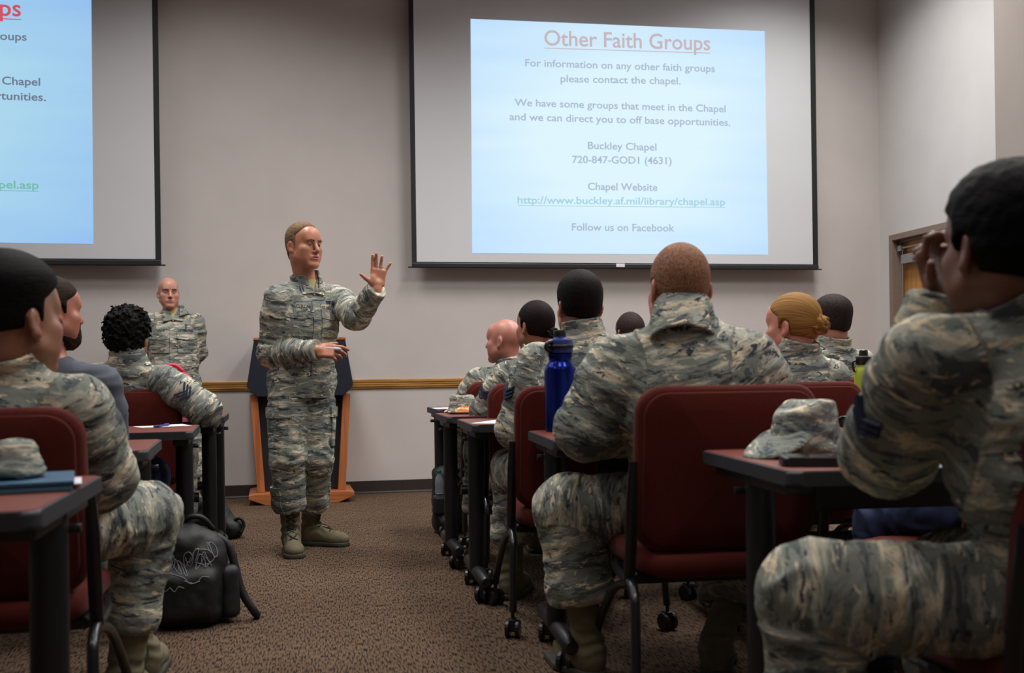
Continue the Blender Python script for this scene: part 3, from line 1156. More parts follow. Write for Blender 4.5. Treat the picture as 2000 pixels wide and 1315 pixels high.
M_BOOT = mat('sage_suede', (112, 104, 82), rough=0.9, var=0.12, scale=30, bump=0.2, bscale=200, spec=0.2)
M_SOLE = mat('boot_sole', (62, 60, 50), rough=0.8, var=0.1)
M_LACE = mat('boot_lace', (44, 46, 38), rough=0.9)
M_TSHIRT = mat('tan_tshirt', (176, 160, 116), rough=0.9, var=0.06, bump=0.1, bscale=300)
M_THREAD = mat('navy_thread', (32, 40, 66), rough=0.8, var=0.05)
M_BRONZE = mat('brown_thread', (112, 70, 34), rough=0.8, var=0.05)
CAMO = camo_mat('camouflage_cloth')
CAMO2 = camo_mat('camouflage_cloth_dusty', 1.0, 0.05)

def head_local(jaw=1.0, fem=False, nose=1.0, ears=1.0):
    s = Sdf()
    s.add(ell((0, -.008, .035), (.076, .100, .092)))
    s.add(ell((0, .030, -.030), (.062 * jaw, .062, .088)), .03)
    for x in (-1, 1):
        s.add(cone((x * .052 * jaw, .012, -.055), (x * .016, .078, -.100), .021, .019), .025)
        s.add(ell((x * .043, .062, -.018), (.026, .026, .022)), .02)
        s.add(ell((x * .038, .052, -.052), (.026, .030, .034)), .03)
    s.add(ell((0, .082, -.100), (.020, .017, .017)), .015)
    s.add(cone((-.034, .082, .026), (.034, .082, .026), .015 if not fem else .012, .015 if not fem else .012), .02)
    s.add(ell((0, .070, .055), (.052, .03, .04)), .03)
    for x in (-1, 1):
        s.cut(ell((x * .032, .105, .004), (.021, .018, .0135)), .012)
    s.add(cone((0, .092, .016), (0, .113 * (1 + .02 * nose), -.026), .0085, .0115), .010)
    s.add(ell((0, .114, -.031), (.0105, .010, .009)), .006)
    for x in (-1, 1):
        s.add(ell((x * .0125, .101, -.034), (.0085, .010, .0075)), .006)
        s.cut(ell((x * .0065, .108, -.0415), (.0035, .006, .003)), .002)
    # mouth
    s.add(ell((0, .088, -.064), (.030, .016, .020)), .012)
    s.add(ell((0, .1005, -.0575), (.0225, .0065, .0050)), .006)
    s.add(ell((0, .0985, -.0695), (.0190, .0070, .0060)), .006)
    s.cut(ell((0, .107, -.0632), (.0235, .010, .0022)), .003)
    # lids
    for x in (-1, 1):
        lid = Sdf().add(ell((x * .0315, .0815, .004), (.0150, .0145, .0140))).cut(rbox((x * .0315, .098, .0025), (.0135, .014, .0040), .003), .003)
        s.add(lid, .004)
    # ears
    for x in (-1, 1):
        c, q = math.cos(.35), math.sin(.35)
        M = [[c, q * x, 0], [-q * x, c, 0], [0, 0, 1]]
        ear = Sdf().add(ell((x * .0785, -.012, -.004), (.0075, .019, .031), M)).add(ell((x * .077, -.002, -.028), (.007, .010, .012)), .008)
        ear.cut(ell((x * .0875, -.008, .000), (.007, .0115, .019), M), .004)
        s.add(ear, .006) if ears else None
    return s

def hair_local(style, headsdf, t_top, t_side, line=(.088, .075), nape=-.062, nz=0.0, curl=0.0, temple=.030, soft=.012):
    """hair shell in head coordinates"""
    skull = Sdf().add(ell((0, -.008, .035), (.076, .100, .092))).add(ell((0, .030, -.030), (.058, .058, .085)), .03).add(cone((0, -.035, -.03), (0, -.045, -.15), .056, .058), .03)
    y0, z0 = line
    a = _n([0, -(z0 - temple - .0), (y0 - .0)])            # plane through the front hairline and the temple above the ear
    a = _n([0, -(z0 - temple), y0 + .0])
    def f(P):
        z = P[:, 2]; y = P[:, 1]; x = P[:, 0]
        k = np.clip((z - .02) / .09, 0, 1)
        th = t_side + (t_top - t_side) * k * k * (3 - 2 * k)
        k2 = np.clip((z - nape) / .05, .25, 1)
        th = th * k2
        if nz:
            th = th + nz * vnoise(P * np.float32(60)) + nz * .6 * vnoise(P * np.float32(130) + 7)
        if curl:
            th = th + curl * vnoise(P * np.float32(75)) + curl * .5 * vnoise(P * np.float32(170))
        d = skull(P) - th
        A = -(y * a[1] + (z - temple) * a[2])                                  # above the sloping hairline
        Bk = np.maximum(y + .022, nape - z + np.abs(x) * .25)                 # behind the ears down to the nape
        Sb = np.maximum(np.maximum(y - .026, -(y + .03)), -.004 - z)           # short sideburn
        if style == 'balding':
            A = np.maximum(A, z - .112)
            Bk = np.maximum(Bk, z - .112)
        reg = np.minimum(np.minimum(A, Bk), Sb)
        d = d + th * np.clip(1 + reg / soft, 0, 1) ** 2 * .95
        d = smax(d, reg, .004)
        for sx in (-1, 1):
            e = ell((sx * .080, -.008, -.004), (.015, .022, .033))(P)
            d = smax(d, -e, .004)
        return d
    return f

def to_world(f, c, M, s):
    """head-local function -> room; M rows are right, forward, up"""
    c = np.asarray(c, np.float32); M = np.asarray(M, np.float32)
    return lambda P: f(((P - c) @ M.T / s).astype(np.float32)) * s

def frame(yaw, pitch=0.0, roll=0.0):
    """rows right, forward, up; yaw clockwise from the room's depth axis, pitch up positive"""
    F = np.array([math.sin(yaw) * math.cos(pitch), math.cos(yaw) * math.cos(pitch), math.sin(pitch)])
    Rr = np.array([math.cos(yaw), -math.sin(yaw), 0])
    U = np.cross(Rr, F)
    if roll:
        Rr, U = Rr * math.cos(roll) - U * math.sin(roll), U * math.cos(roll) + Rr * math.sin(roll)
    return np.array([Rr, F, U])

def hand(s, W, d, palm, thumb, curl=(.5, .5, .5, .5), spread=(.12, .04, -.04, -.14), tcurl=.3, k=1.0, tdir=None):
    """palm, four bent fingers of different lengths and a thumb leaving the side of the palm; d fingers, palm the palm normal, thumb the thumb side"""
    W = np.asarray(W, float); d = _n(d); palm = np.asarray(palm, float); palm = _n(palm - d * (palm @ d)); t = np.cross(d, palm); t = t if t @ np.asarray(thumb, float) > 0 else -t
    M = np.array([t, d, palm])
    s.add(cone(W - d * .02, W + d * .02 * k, .026 * k, .026 * k), .01)
    s.add(rbox(W + d * .055 * k, (.041 * k, .046 * k, .0135 * k), .012, M), .015)
    s.add(ell(W + d * .035 * k + t * .026 * k + palm * .008, (.018 * k, .030 * k, .014 * k), M), .012)
    L = (.072, .080, .074, .058)
    for i in range(4):
        off = (.031 - .0205 * i) * k
        p = W + d * (.096 - (.004 if i in (0, 2) else .012 if i == 3 else 0)) * k + t * off
        dd = _n(d + t * spread[i])
        ang = 0
        r = (.0092, .0094, .0090, .0080)[i] * k
        p_prev = p - d * .02 * k
        for j, fr in enumerate((.46, .30, .24)):
            ang += curl[i] * (.9, 1.1, .7)[j]
            v = dd * math.cos(ang) + palm * math.sin(ang)
            q = p + v * L[i] * fr * k
            s.add(cone(p_prev if j == 0 else p, q, r, r * .92), .004)
            p_prev = p = q
            r *= .93
    p = W + d * .022 * k + t * .030 * k + palm * .006
    v = _n(d * .55 + t * .75 + palm * .25) if tdir is None else _n(tdir)
    q = p + v * .038 * k
    s.add(cone(p, q, .0125 * k, .0108 * k), .010)
    v2 = _n(v + d * tcurl + palm * tcurl * .6)
    q2 = q + v2 * .030 * k
    s.add(cone(q, q2, .0105 * k, .0088 * k), .004)

def limb_frame(a, b, ref):
    ax = _n(np.asarray(b, float) - a)
    r = ref - ax * (np.asarray(ref) @ ax)
    if np.linalg.norm(r) < 1e-3:
        r = np.array([1, 0, 0]) - ax * ax[0]
    r = _n(r)
    return np.array([r, np.cross(ax, r), ax])

class Person:
    def __init__(self, label, skin, base, group=None):
        self.base = np.asarray(base, float)
        self.label, self.skin = label, skin
        self.bones = []
        self.body_s = Sdf()
        self.root = None

    def rest(self, bones):
        offs = [np.array([(i * 37 % 11) * .37, (i * 53 % 7) * .51, (i * 29 % 5) * .43]) for i in range(len(bones))]
        seed = (abs(hash(self.label[:5])) % 7) * 0.0 + sum(map(ord, self.label)) % 17 * .31
        def f(V):
            best = None; R = np.zeros_like(V)
            for (a, b, M, r), o in zip(bones, offs):
                d = cone(a, b, r, r)(V)
                loc = (V - np.asarray(a, np.float32)) @ np.asarray(M, np.float32).T + (o + seed).astype(np.float32)
                if best is None:
                    best = d; R = loc
                else:
                    m = d < best
                    R[m] = loc[m]; best = np.minimum(best, d)
            return R
        return f

def bun_rest(L, bun):
    q = L - np.asarray(bun[0], np.float32)
    return np.stack([np.arctan2(q[:, 0], q[:, 2]) * .10, np.sqrt((q ** 2).sum(1)) * .25, q[:, 1] * 0], 1)

def bounds(pts, pad):
    p = np.array(pts)
    return p.min(0) - pad, p.max(0) + pad

def make_boot(par, base, heel, toe_dir, up=None, mat_=None, laces=False, size=1.0, shaft=.25, tilt=None, knee=None):
    """heel: sole point under the heel; toe_dir: pointing of the foot"""
    T = _n(toe_dir); U = np.array([0, 0, 1.0]) if up is None else _n(up)
    Rr = _n(np.cross(T, U)); U = np.cross(Rr, T)
    M = np.array([Rr, T, U])
    k = size
    s = Sdf()
    # local y: heel at 0 -> toe at .30
    s.add(econe((0, .045, .055), (0, .20, .040), (1, 0, 0), (0, 0, 1), (.037, .050), (.047, .036)))
    s.add(ell((0, .225, .038), (.049, .068, .040)), .02)
    s.add(ell((0, .045, .05), (.036, .046, .055)), .02)
    sh = np.array([0, .052, shaft + .03])
    if knee is not None:
        kk = (np.asarray(knee, float) - heel) @ M.T / k
        dv = _n(kk - np.array([0, .052, .09])); sh = np.array([0, .052, .09]) + dv * (shaft - .05)
    s.add(cone((0, .055, .09), sh, .046, .056), .04)
    s.add(ell((0, .12, .075), (.036, .06, .04)), .03)
    s.keep(lambda P: .018 - P[:, 2], .003)
    c = np.asarray(heel, float)
    W = to_world(s, c, M, k)
    lo, hi = bounds([c + (np.array(q) @ M) * k for q in ((-.09, -.03, 0), (.09, .32, 0), (-.09, -.03, shaft + .06), (.09, .32, shaft + .06), sh + .07, sh - .07)], .02)
    def folds(V, Rr_):
        L = (V - c) @ M.T / k
        return (.004 * np.sin(L[:, 2] * 150 + 3 * np.sin(L[:, 1] * 40)) * np.clip(1 - abs(L[:, 2] - .12) / .07, 0, 1)).astype(np.float32)
    o = sdf_object('boot', W, lo, hi, .006 * k, mat_ or M_BOOT, par, base, rest=lambda V: V - c.astype(np.float32), post=folds)
    s2 = Sdf().add(econe((0, .04, .015), (0, .238, .015), (1, 0, 0), (0, 0, 1), (.046, .10), (.056, .10))).keep(lambda P: P[:, 2] - .024, .002).keep(lambda P: -P[:, 2], .001)
    W2 = to_world(s2, c, M, k)
    sdf_object('sole', W2, lo - .03, hi + .03, .006 * k, M_SOLE, o, base)
    if laces:
        bm = bmesh.new()
        for i in range(7):
            z = .085 + i * .025
            t_ = (z - .09) / max(1e-3, sh[2] - .09)
            axp = np.array([0, .055, .09]) + (sh - np.array([0, .055, .09])) * t_
            for sgn in (-1, 1):
                pts = []
                for j in range(5):
                    x = sgn * (-.024 + .012 * j)
                    p = np.array([axp[0] + x, axp[1] + .16, z + (j - 2) * .006 + (.01 if z < .12 else 0)])
                    q = (c + (p @ M) * k)[None].astype(np.float32)
                    for _ in range(40):
                        q = q - (T * np.clip(W(q)[0] - .002, -.01, .02) * .7).astype(np.float32)
                    if abs(W(q)[0]) < .01:
                        pts.append(tuple(q[0] - base))
                if len(pts) < 3:
                    continue
                b_tube(bm, pts, .0036 * k, 6)
        from_bm('laces', bm, M_LACE, o, smooth=True)
    return o

def trace(f, P, D, n=40, lim=.25):
    P = P.astype(np.float32).copy(); D = np.asarray(_n(D), np.float32)
    for _ in range(n):
        d = f(P)
        P += D * np.clip(d, -.02, .05)[:, None] * .8
    return P

def patch(name, f, o, u, v, ray, pts2, faces, m, parent, base, off, thick=0.0, rest=None, smooth=True, hide=None):
    """lay a flat outline on the surface of f: points o+u*x+v*y traced along ray; slab when thick"""
    pts2 = np.asarray(pts2, float)
    P = np.asarray(o)[None] + pts2[:, :1] * np.asarray(u)[None] + pts2[:, 1:2] * np.asarray(v)[None] - np.asarray(_n(ray))[None] * .18
    S = trace(f, P, ray)
    Nn = grad(f, S)
    ok = np.abs(f(S)) < .012
    if hide is not None:
        ok &= hide(S) > -.014
    faces = [q for q in faces if all(ok[i] for i in q)]
    S = np.where(ok[:, None], S, S[ok].mean(0) if ok.any() else np.asarray(o, np.float32))
    if thick:
        A = S + Nn * (off + thick); B = S - Nn * .004
        n = len(S)
        V = np.vstack([A, B])
        F = [list(q) for q in faces] + [[i + n for i in q][::-1] for q in faces]
        cnt = {}
        for q in faces:
            for i in range(len(q)):
                e = (q[i], q[(i + 1) % len(q)])
                cnt[e] = 1
        for (i, j) in list(cnt):
            if (j, i) not in cnt:
                F.append([j, i, i + n, j + n])
    else:
        V = S + Nn * off; F = [list(q) for q in faces]
    me = bpy.data.meshes.new(name)
    me.from_pydata([tuple(p) for p in (V - base)], [], F)
    me.update()
    rest_attr(me, rest(V.astype(np.float32)) if rest else V.astype(np.float32))
    o_ = link_mesh(name, me, m, parent)
    bm = bmesh.new(); bm.from_mesh(me); bmesh.ops.recalc_face_normals(bm, faces=bm.faces); bm.to_mesh(me); bm.free()
    if smooth:
        smooth_angle(o_, 50)
    return o_

def grid_patch(w, h, nx=10, ny=8, shape=None):
    pts = []; F = []
    for j in range(ny + 1):
        for i in range(nx + 1):
            x, y = (i / nx - .5) * w, (j / ny - .5) * h
            if shape:
                x, y = shape(x, y)
            pts.append((x, y))
    for j in range(ny):
        for i in range(nx):
            a = j * (nx + 1) + i
            F.append([a, a + 1, a + nx + 2, a + nx + 1])
    return pts, F

def person(label, J, head, look, skin=((170, 118, 92), (150, 80, 72)), hair=None, haircol=(50, 38, 30), jacket='camo', trousers='camo', boots=True,
           build=1.0, chest=(.185, .128), waist=(.172, .125), hem=(.185, .145), arm=(.076, .066, .052), thigh=(.098, .082, .080), vox=.007, hands=None,
           headscale=1.0, Fb=None, collar=True, bun=None, beard=None, eyes=False, base=None, hemcut=True, spine=(.0, .0), laces=False, feet=None, jaw=1.0, fem=False,
           glabel=None, sleeve_short=False, fold=1.0, armseq=None, iris=(70, 90, 105), neckr=.055):
    """J: dict of joints in room metres; look: 3x3 head frame"""
    base = np.array([J['P'][0], J['P'][1], 0.0]) if base is None else np.asarray(base, float)
    sk = skin_mat('skin_%d_%d_%d' % skin[0], skin[0], skin[1])
    Rb = _n(J['SR'] - J['SL']); 
    up = _n(J['N'] - J['P'])
    Fw = _n(np.cross(up, Rb)) if Fb is None else _n(Fb)
    Rb = _n(np.cross(Fw, up))
    RhF = _n(np.array([Fw[0], Fw[1], 0]))
    # spine stations between pelvis and neck, bowed backwards when slouching
    C = J['P'] * .42 + J['N'] * .58 - Fw * spine[0]
    Wst = J['P'] * .72 + J['N'] * .28 - Fw * spine[1]
    Ch = J['P'] * .27 + J['N'] * .73 - Fw * spine[0] * .9
    hp = J['head']
    HW = to_world(head, hp, look, headscale)
    # ---- body: one continuous skin surface
    b = Sdf()
    b.add(HW)
    nb = hp + (np.array([0, -.026, -.055]) @ look) * headscale
    b.add(cone(nb, J['N'] - up * .02 + Fw * .008, neckr * headscale, neckr * 1.05), .03)
    b.add(econe(J['N'] - up * .05, C, Rb, Fw, (.075, .055), (.145, .095)), .04)
    b.add(econe(C, J['P'], Rb, Fw, (.15, .10), (.14, .10)), .05)
    for q in 'LR':
        b.add(cone(J['N'] - up * .04, J['S' + q], .05, .05), .03)
        b.add(cone(J['S' + q], J['E' + q], .048, .040), .02)
        b.add(cone(J['E' + q], J['W' + q], .040, .027), .015)
        b.add(cone(J['H' + q], J['K' + q], .075, .052), .03)
        b.add(cone(J['K' + q], J['A' + q], .052, .036), .02)
    for q in 'LR':
        if hands and q in hands:
            hd = hands[q]
            hand(b, J['W' + q] + _n(hd['d']) * .01, **hd)
        else:
            dv = _n(J['W' + q] - J['E' + q])
            side = Rb if q == 'L' else -Rb
            hand(b, J['W' + q] + dv * .01, dv, np.array([0, 0, -1.0]) + dv * .01 if abs(dv[2]) < .8 else RhF, side, curl=(.35, .4, .45, .5))
    pts = [J[k] for k in ('P', 'N', 'SL', 'SR', 'EL', 'ER', 'WL', 'WR', 'HL', 'HR', 'KL', 'KR', 'AL', 'AR')] + [hp + np.array([0, 0, .02])]
    hp_pts = [J['W' + q] + _n((hands[q]['d'] if hands and q in hands else J['W' + q] - J['E' + q])) * .2 for q in 'LR']
    lo, hi = bounds(pts + hp_pts, .16)
    V, F = net(b, lo, hi, vox)
    me = np_mesh('person', V - base.astype(np.float32), F)
    Lh = (V - hp.astype(np.float32)) @ look.T.astype(np.float32) / headscale
    tint = np.clip(1.15 - np.sqrt((Lh[:, 0] / .024) ** 2 + ((Lh[:, 2] + .0635) / .0125) ** 2), 0, 1) * (Lh[:, 1] > .085)
    tint = np.maximum(tint, .30 * np.clip(1 - np.sqrt(((np.abs(Lh[:, 0]) - .080) / .012) ** 2 + ((Lh[:, 1] + .01) / .022) ** 2 + ((Lh[:, 2] + .004) / .035) ** 2), 0, 1) * 2)
    tint = np.maximum(tint, .22 * np.clip(1 - np.sqrt(((np.abs(Lh[:, 0]) - .045) / .03) ** 2 + ((Lh[:, 2] + .025) / .03) ** 2), 0, 1) * (Lh[:, 1] > .04))
    tint = np.clip(tint, 0, 1)
    a = me.attributes.new('tint', 'FLOAT', 'POINT'); a.data.foreach_set('value', tint.astype(np.float32))
    root = link_mesh('person', me, sk, None, tuple(base))
    tag(root, label, 'person')
    P = Person(label, sk, base)
    # ---- upper garment
    ar = arm
    bones = [(J['P'], J['N'], np.array([Rb, Fw, up]), .12)]
    js = Sdf()
    hemP = J['hem'] if 'hem' in J else J['P'] - up * .06
    js.add(econe(hemP - up * .05, Wst, Rb, Fw, hem, waist))
    js.add(econe(Wst, C, Rb, Fw, waist, chest), .05)
    js.add(econe(C, Ch, Rb, Fw, chest, (chest[0] * .90, chest[1] * .82)), .05)
    js.add(econe(Ch, J['N'] - up * .015, Rb, Fw, (chest[0] * .80, chest[1] * .76), (.066, .062)), .05)
    if hemcut:
        js.keep(plane(hemP, -up), .006)
    tors = Sdf(); tors.ops = list(js.ops)
    for q in 'LR':
        S, E, Wt = J['S' + q], J['E' + q], J['W' + q]
        js.add(cone(J['N'] - up * .042, S, .050, ar[0] * .86), .04)
        a1 = Sdf().add(cone(S, S * .7 + E * .3, ar[0] * .88, ar[0] * 1.0)).add(cone(S * .7 + E * .3, E, ar[0] * 1.0, ar[1]), .02)
        if not sleeve_short:
            a2 = Sdf().add(cone(E, Wt + _n(Wt - E) * .03, ar[1], ar[2]), .01).keep(plane(Wt + _n(Wt - E) * .012, Wt - E), .004)
            a1.add(a2, .03)
        else:
            a1.keep(plane(S * .25 + E * .75, E - S), .004)
        js.add(a1, .022)
        bones.append((S, E, limb_frame(S, E, Fw), ar[0] * .9)); bones.append((E, Wt, limb_frame(E, Wt, Fw), ar[1] * .9))
    nax_ = _n(nb - J['N'])
    if collar is True or collar > .05:
        js.add(cone(J['N'] - up * .07, J['N'] + nax_ * .010, neckr * 1.12 + .040, neckr * 1.12 + .021), .03)
    nk = cone(nb + nax_ * .05, J['N'] - nax_ * .02, neckr * headscale + .004, neckr * 1.12 + .004)
    js.cut(nk, .006)
    rest = P.rest(bones)
    camo = jacket == 'camo'
    jm = {'camo': CAMO, 'camo2': CAMO2}.get(jacket, jacket)
    amp = .0085 * fold
    # joints where cloth bunches
    bunch = [J['EL'], J['ER'], J['SL'] * .8 + J['N'] * .2 - up * .06, J['SR'] * .8 + J['N'] * .2 - up * .06]
    def wr(V, R_, bunch=bunch):
        k = np.zeros(len(V), np.float32)
        for q in bunch:
            k = np.maximum(k, np.exp(-((V - q.astype(np.float32)) ** 2).sum(1) / .012))
        n1 = vnoise(R_ * np.float32([8, 8, 13]) + 3)
        n2 = 1 - 2 * np.abs(vnoise(R_ * np.float32([9, 9, 24]) + 1.5 * n1[:, None]))
        return (amp * (.55 * n1 + (.35 + 1.1 * k) * n2 * .8)).astype(np.float32)
    lo, hi = bounds([J[k] for k in ('P', 'N', 'SL', 'SR', 'EL', 'ER', 'WL', 'WR')] + [hemP], .24)
    jo = sdf_object('jacket' if jacket in ('camo', 'camo2') else 'shirt', js, lo, hi, max(.0065, vox), jm, root, base, rest=rest, post=wr)
    if collar:
        nax = _n(nb - J['N'])
        c0 = J['N'] - nax * .075; c1 = J['N'] + nax * (.062 if collar is True else collar)
        cs = Sdf().add(lambda P, g=cone(c0, c1 + nax * .03, neckr * 1.12 + .030, neckr * 1.12 + .013): np.abs(g(P) + .0055) - .0055).keep(plane(c1, nax + Fw * .10), .004)
        cs.keep(plane(c0, -nax), .004)
        cs.cut(cone(J['N'] + Fw * .115 - up * .02, J['N'] + Fw * .10 + up * .12, .05, .095), .006)
        lo, hi = bounds([c0, c1], .14)
        sdf_object('collar', cs, lo, hi, .0048, jm, jo, base, rest=lambda V: rest(V) * np.float32([1, 1, 1]))
    # ---- trousers
    ts = Sdf()
    ts.add(econe(J['P'] + up * .06, J['P'] - up * .02, Rb, Fw, (.155, .118), (.165, .125)))
    tb = [(J['P'], J['P'] + up * .1, np.array([Rb, Fw, up]), .12)]
    for q in 'LR':
        Hh, K, A = J['H' + q], J['K' + q], J['A' + q]
        lg = Sdf().add(cone(Hh, K, thigh[0], thigh[1]))
        end = A + _n(K - A) * (.145 if boots else -.02)
        lo_r = thigh[2]
        low = Sdf().add(cone(K, end, thigh[1], lo_r))
        if boots:
            low.add(ell(end + _n(K - A) * .035, (lo_r * 1.0, lo_r * 1.0, .055)), .03)
            low.keep(plane(end - _n(K - A) * .012, A - K), .02)
        else:
            low.keep(plane(end, A - K), .006)
        lg.add(low, .035)
        ts.add(lg, .03)
        tb.append((Hh, K, limb_frame(Hh, K, Fw), thigh[0])); tb.append((K, A, limb_frame(K, A, Fw), thigh[1]))
    trest = P.rest(tb)
    tbunch = [J['KL'], J['KR'], J['HL'], J['HR']]
    def wr2(V, R_):
        k = np.zeros(len(V), np.float32)
        for q in tbunch:
            k = np.maximum(k, np.exp(-((V - q.astype(np.float32)) ** 2).sum(1) / .02))
        n1 = vnoise(R_ * np.float32([8, 8, 9]) + 5)
        n2 = 1 - 2 * np.abs(vnoise(R_ * np.float32([9, 9, 19]) + 1.5 * n1[:, None] + 9))
        return (.010 * fold * (.5 * n1 + (.35 + .9 * k) * n2 * .8)).astype(np.float32)
    lo, hi = bounds([J[k] for k in ('P', 'HL', 'HR', 'KL', 'KR', 'AL', 'AR')], .2)
    tm = {'camo': CAMO, 'camo2': CAMO2}.get(trousers, trousers)
    to = sdf_object('trousers', ts, lo, hi, max(.007, vox), tm, root, base, rest=trest, post=wr2)
    # ---- boots
    for q in 'LR':
        A = J['A' + q]
        td = J['T' + q] if 'T' + q in J else RhF
        upv = J.get('U' + q)
        hl = np.array([A[0], A[1], 0.0]) - _n(td) * .055 if upv is None else A - _n(upv) * .095 - _n(td) * .055
        make_boot(root, base, hl, td, up=upv, mat_=None if boots else M_SHOE, laces=laces, knee=J['K' + q], shaft=.25 if boots else .10)
    # ---- hair, brows, eyes
    Mloc = look
    if hair is not None:
        hf = to_world(hair, hp, look, headscale)
        lo, hi = hp - .19, hp + .21
        ho = sdf_object('hair', hf, lo, hi, .0045 if vox < .0065 else .0055, hair_mat('hair_%d_%d_%d' % haircol, haircol), root, base, rest=(lambda V: bun_rest((V - hp.astype(np.float32)) @ look.T.astype(np.float32), bun)) if bun else (lambda V: ((V - hp.astype(np.float32)) @ look.T.astype(np.float32))))
        if bun:
            pos, rad = bun
            bc = hp + np.array(pos) @ look * headscale
            def bf(Q):
                L_ = (Q - bc.astype(np.float32)) @ look.T.astype(np.float32)
                d = np.sqrt((L_[:, 0] / 1.1) ** 2 + (L_[:, 1] / .8) ** 2 + L_[:, 2] ** 2) - rad
                ang = np.arctan2(L_[:, 2], L_[:, 0]); rr = np.sqrt(L_[:, 0] ** 2 + L_[:, 2] ** 2)
                return d + .0045 * np.sin(ang * 3 + rr * 260) + .002 * np.sin(ang * 9 + rr * 120)
            sdf_object('hair_bun', bf, bc - rad * 1.7, bc + rad * 1.7, .004, hair_mat('hair_%d_%d_%d' % haircol, haircol), ho, base, rest=lambda V: ((V - hp.astype(np.float32)) @ look.T.astype(np.float32))[:, [2, 1, 0]])
    if beard is not None:
        bd = to_world(beard, hp, look, headscale)
        sdf_object('beard', bd, hp - .19, hp + .19, .005, hair_mat('hair_%d_%d_%d' % haircol, haircol), root, base, rest=lambda V: ((V - hp.astype(np.float32)) @ look.T.astype(np.float32)))
    if eyes:
        for x in (-1, 1):
            bm = bmesh.new(); bmesh.ops.create_uvsphere(bm, u_segments=16, v_segments=12, radius=.0125 * headscale)
            e = from_bm('eye', bm, eye_mat('eye_%d_%d_%d' % iris, iris), root, smooth=True)
            pe = hp + np.array([x * .0315, .0815, .004]) @ look * headscale - base
            e.matrix_local = Matrix.Translation(pe) @ Matrix(look.T.tolist()).to_4x4()
            # brow
            bs = Sdf()
            pr = [(x * .014, .1030, .0268), (x * .031, .1018, .0300), (x * .050, .0900, .0262)]
            for p_, q_ in zip(pr[:-1], pr[1:]):
                bs.add(cone(p_, q_, .0045, .0038), .004)
            sdf_object('eyebrow', to_world(bs, hp, look, headscale), hp - .13, hp + .13, .0025, hair_mat('hair_brow_%d_%d_%d' % haircol, haircol), root, base, rest=lambda V: V - hp.astype(np.float32))
    return root, jo, to, js, ts, rest, trest, dict(tors=tors, Rb=Rb, Fw=Fw, up=up, base=base, HW=HW)

M_SHOE = mat('dark_sneaker', (38, 38, 42), rough=0.7, var=0.2)
HEAD_M = head_local()
HEAD_F = head_local(jaw=.92, fem=True)
HEAD_W = head_local(jaw=1.08)

def seated(N, pelvis, yaw, head, EL=None, ER=None, WL=None, WR=None, KL=None, KR=None, AL=None, AR=None, sh=.178, drop=.08, SL=None, SR=None):
    F = np.array([math.sin(yaw), math.cos(yaw), 0]); Rr = np.array([math.cos(yaw), -math.sin(yaw), 0]); z = np.array([0, 0, 1.0])
    J = dict(P=np.asarray(pelvis, float), N=np.asarray(N, float), head=np.asarray(head, float))
    J['SL'] = J['N'] - Rr * sh - z * drop if SL is None else SL
    J['SR'] = J['N'] + Rr * sh - z * drop if SR is None else SR
    J['EL'] = J['SL'] - Rr * .06 + F * .14 - z * .23 if EL is None else EL
    J['ER'] = J['SR'] + Rr * .06 + F * .14 - z * .23 if ER is None else ER
    J['WL'] = J['EL'] + F * .18 + Rr * .13 - z * .01 if WL is None else WL
    J['WR'] = J['ER'] + F * .18 - Rr * .13 - z * .01 if WR is None else WR
    for q, s in (('L', -1), ('R', 1)):
        J['H' + q] = J['P'] + Rr * s * .09 + F * .02
    J['KL'] = J['HL'] + F * .41 - Rr * .07 + z * .0 if KL is None else KL
    J['KR'] = J['HR'] + F * .41 + Rr * .07 + z * .0 if KR is None else KR
    for q in 'LR':
        K = J['K' + q]
        v = (AL if q == 'L' else AR)
        J['A' + q] = np.array([K[0], K[1], .095]) + F * .02 if v is None else v
    return J
# ------------------------------------------------------------------ the cast
def away(yaw_deg, pitch=0, roll=0):
    return frame(R(yaw_deg), R(pitch), R(roll))
def short_hair(top=.012, side=.006, **k):
    return hair_local('short', None, top, side, **k)

# ---- speaker
def cam_dir(deg):
    """facing the camera turned deg to the photo's right"""
    return -_fw * math.cos(R(deg)) + _rt0 * math.sin(R(deg))
Fs = cam_dir(40)
Rs = np.cross(Fs, [0, 0, 1.0])
z_ = np.array([0, 0, 1.0])
N = at(598, 549, 5.48)
J = dict(N=N, P=at(590, 742, 5.50), head=at(592, 483, 5.44))
J['SR'] = N + Rs * .165 - z_ * .10; J['SL'] = N - Rs * .17 - z_ * .085
J['ER'] = at(530, 690, 5.42); J['WR'] = at(617, 684, 5.26)
J['EL'] = at(696, 618, 5.42); J['WL'] = at(735, 566, 5.30)
J['hem'] = at(590, 775, 5.50)
J['HR'] = J['P'] + Rs * .085; J['HL'] = J['P'] - Rs * .085
J['KR'] = at(562, 895, 5.42); J['KL'] = at(617, 893, 5.52)
J['AR'] = at(568, 1050, 5.50); J['AR'][2] = .095; J['AL'] = at(605, 1030, 5.72); J['AL'][2] = .095
J['TR'] = -_fw * .93 + _rt0 * .30; J['TL'] = _rt0 * .93 - _fw * .28
look = np.array([np.cross(cam_dir(52), z_), cam_dir(52), z_])
pd = -_fw * .92 + _rt0 * .35 + z_ * .15
hands = {'L': dict(d=_rt0 * .12 + z_ * 1.0 + _fw * .05, palm=pd, thumb=-_rt0, curl=(.10, .16, .16, .14), spread=(.16, .20, .06, -.50), tcurl=.10, tdir=-_rt0 * .75 + z_ * .55 - _fw * .2),
         'R': dict(d=_rt0 * .95 - _fw * .30 - z_ * .08, palm=_fw * .75 + _rt0 * .2 - z_ * .45, thumb=z_, curl=(.40, .62, .75, .85), tcurl=.35, tdir=_rt0 * .9 + z_ * .25 + _fw * .1)}
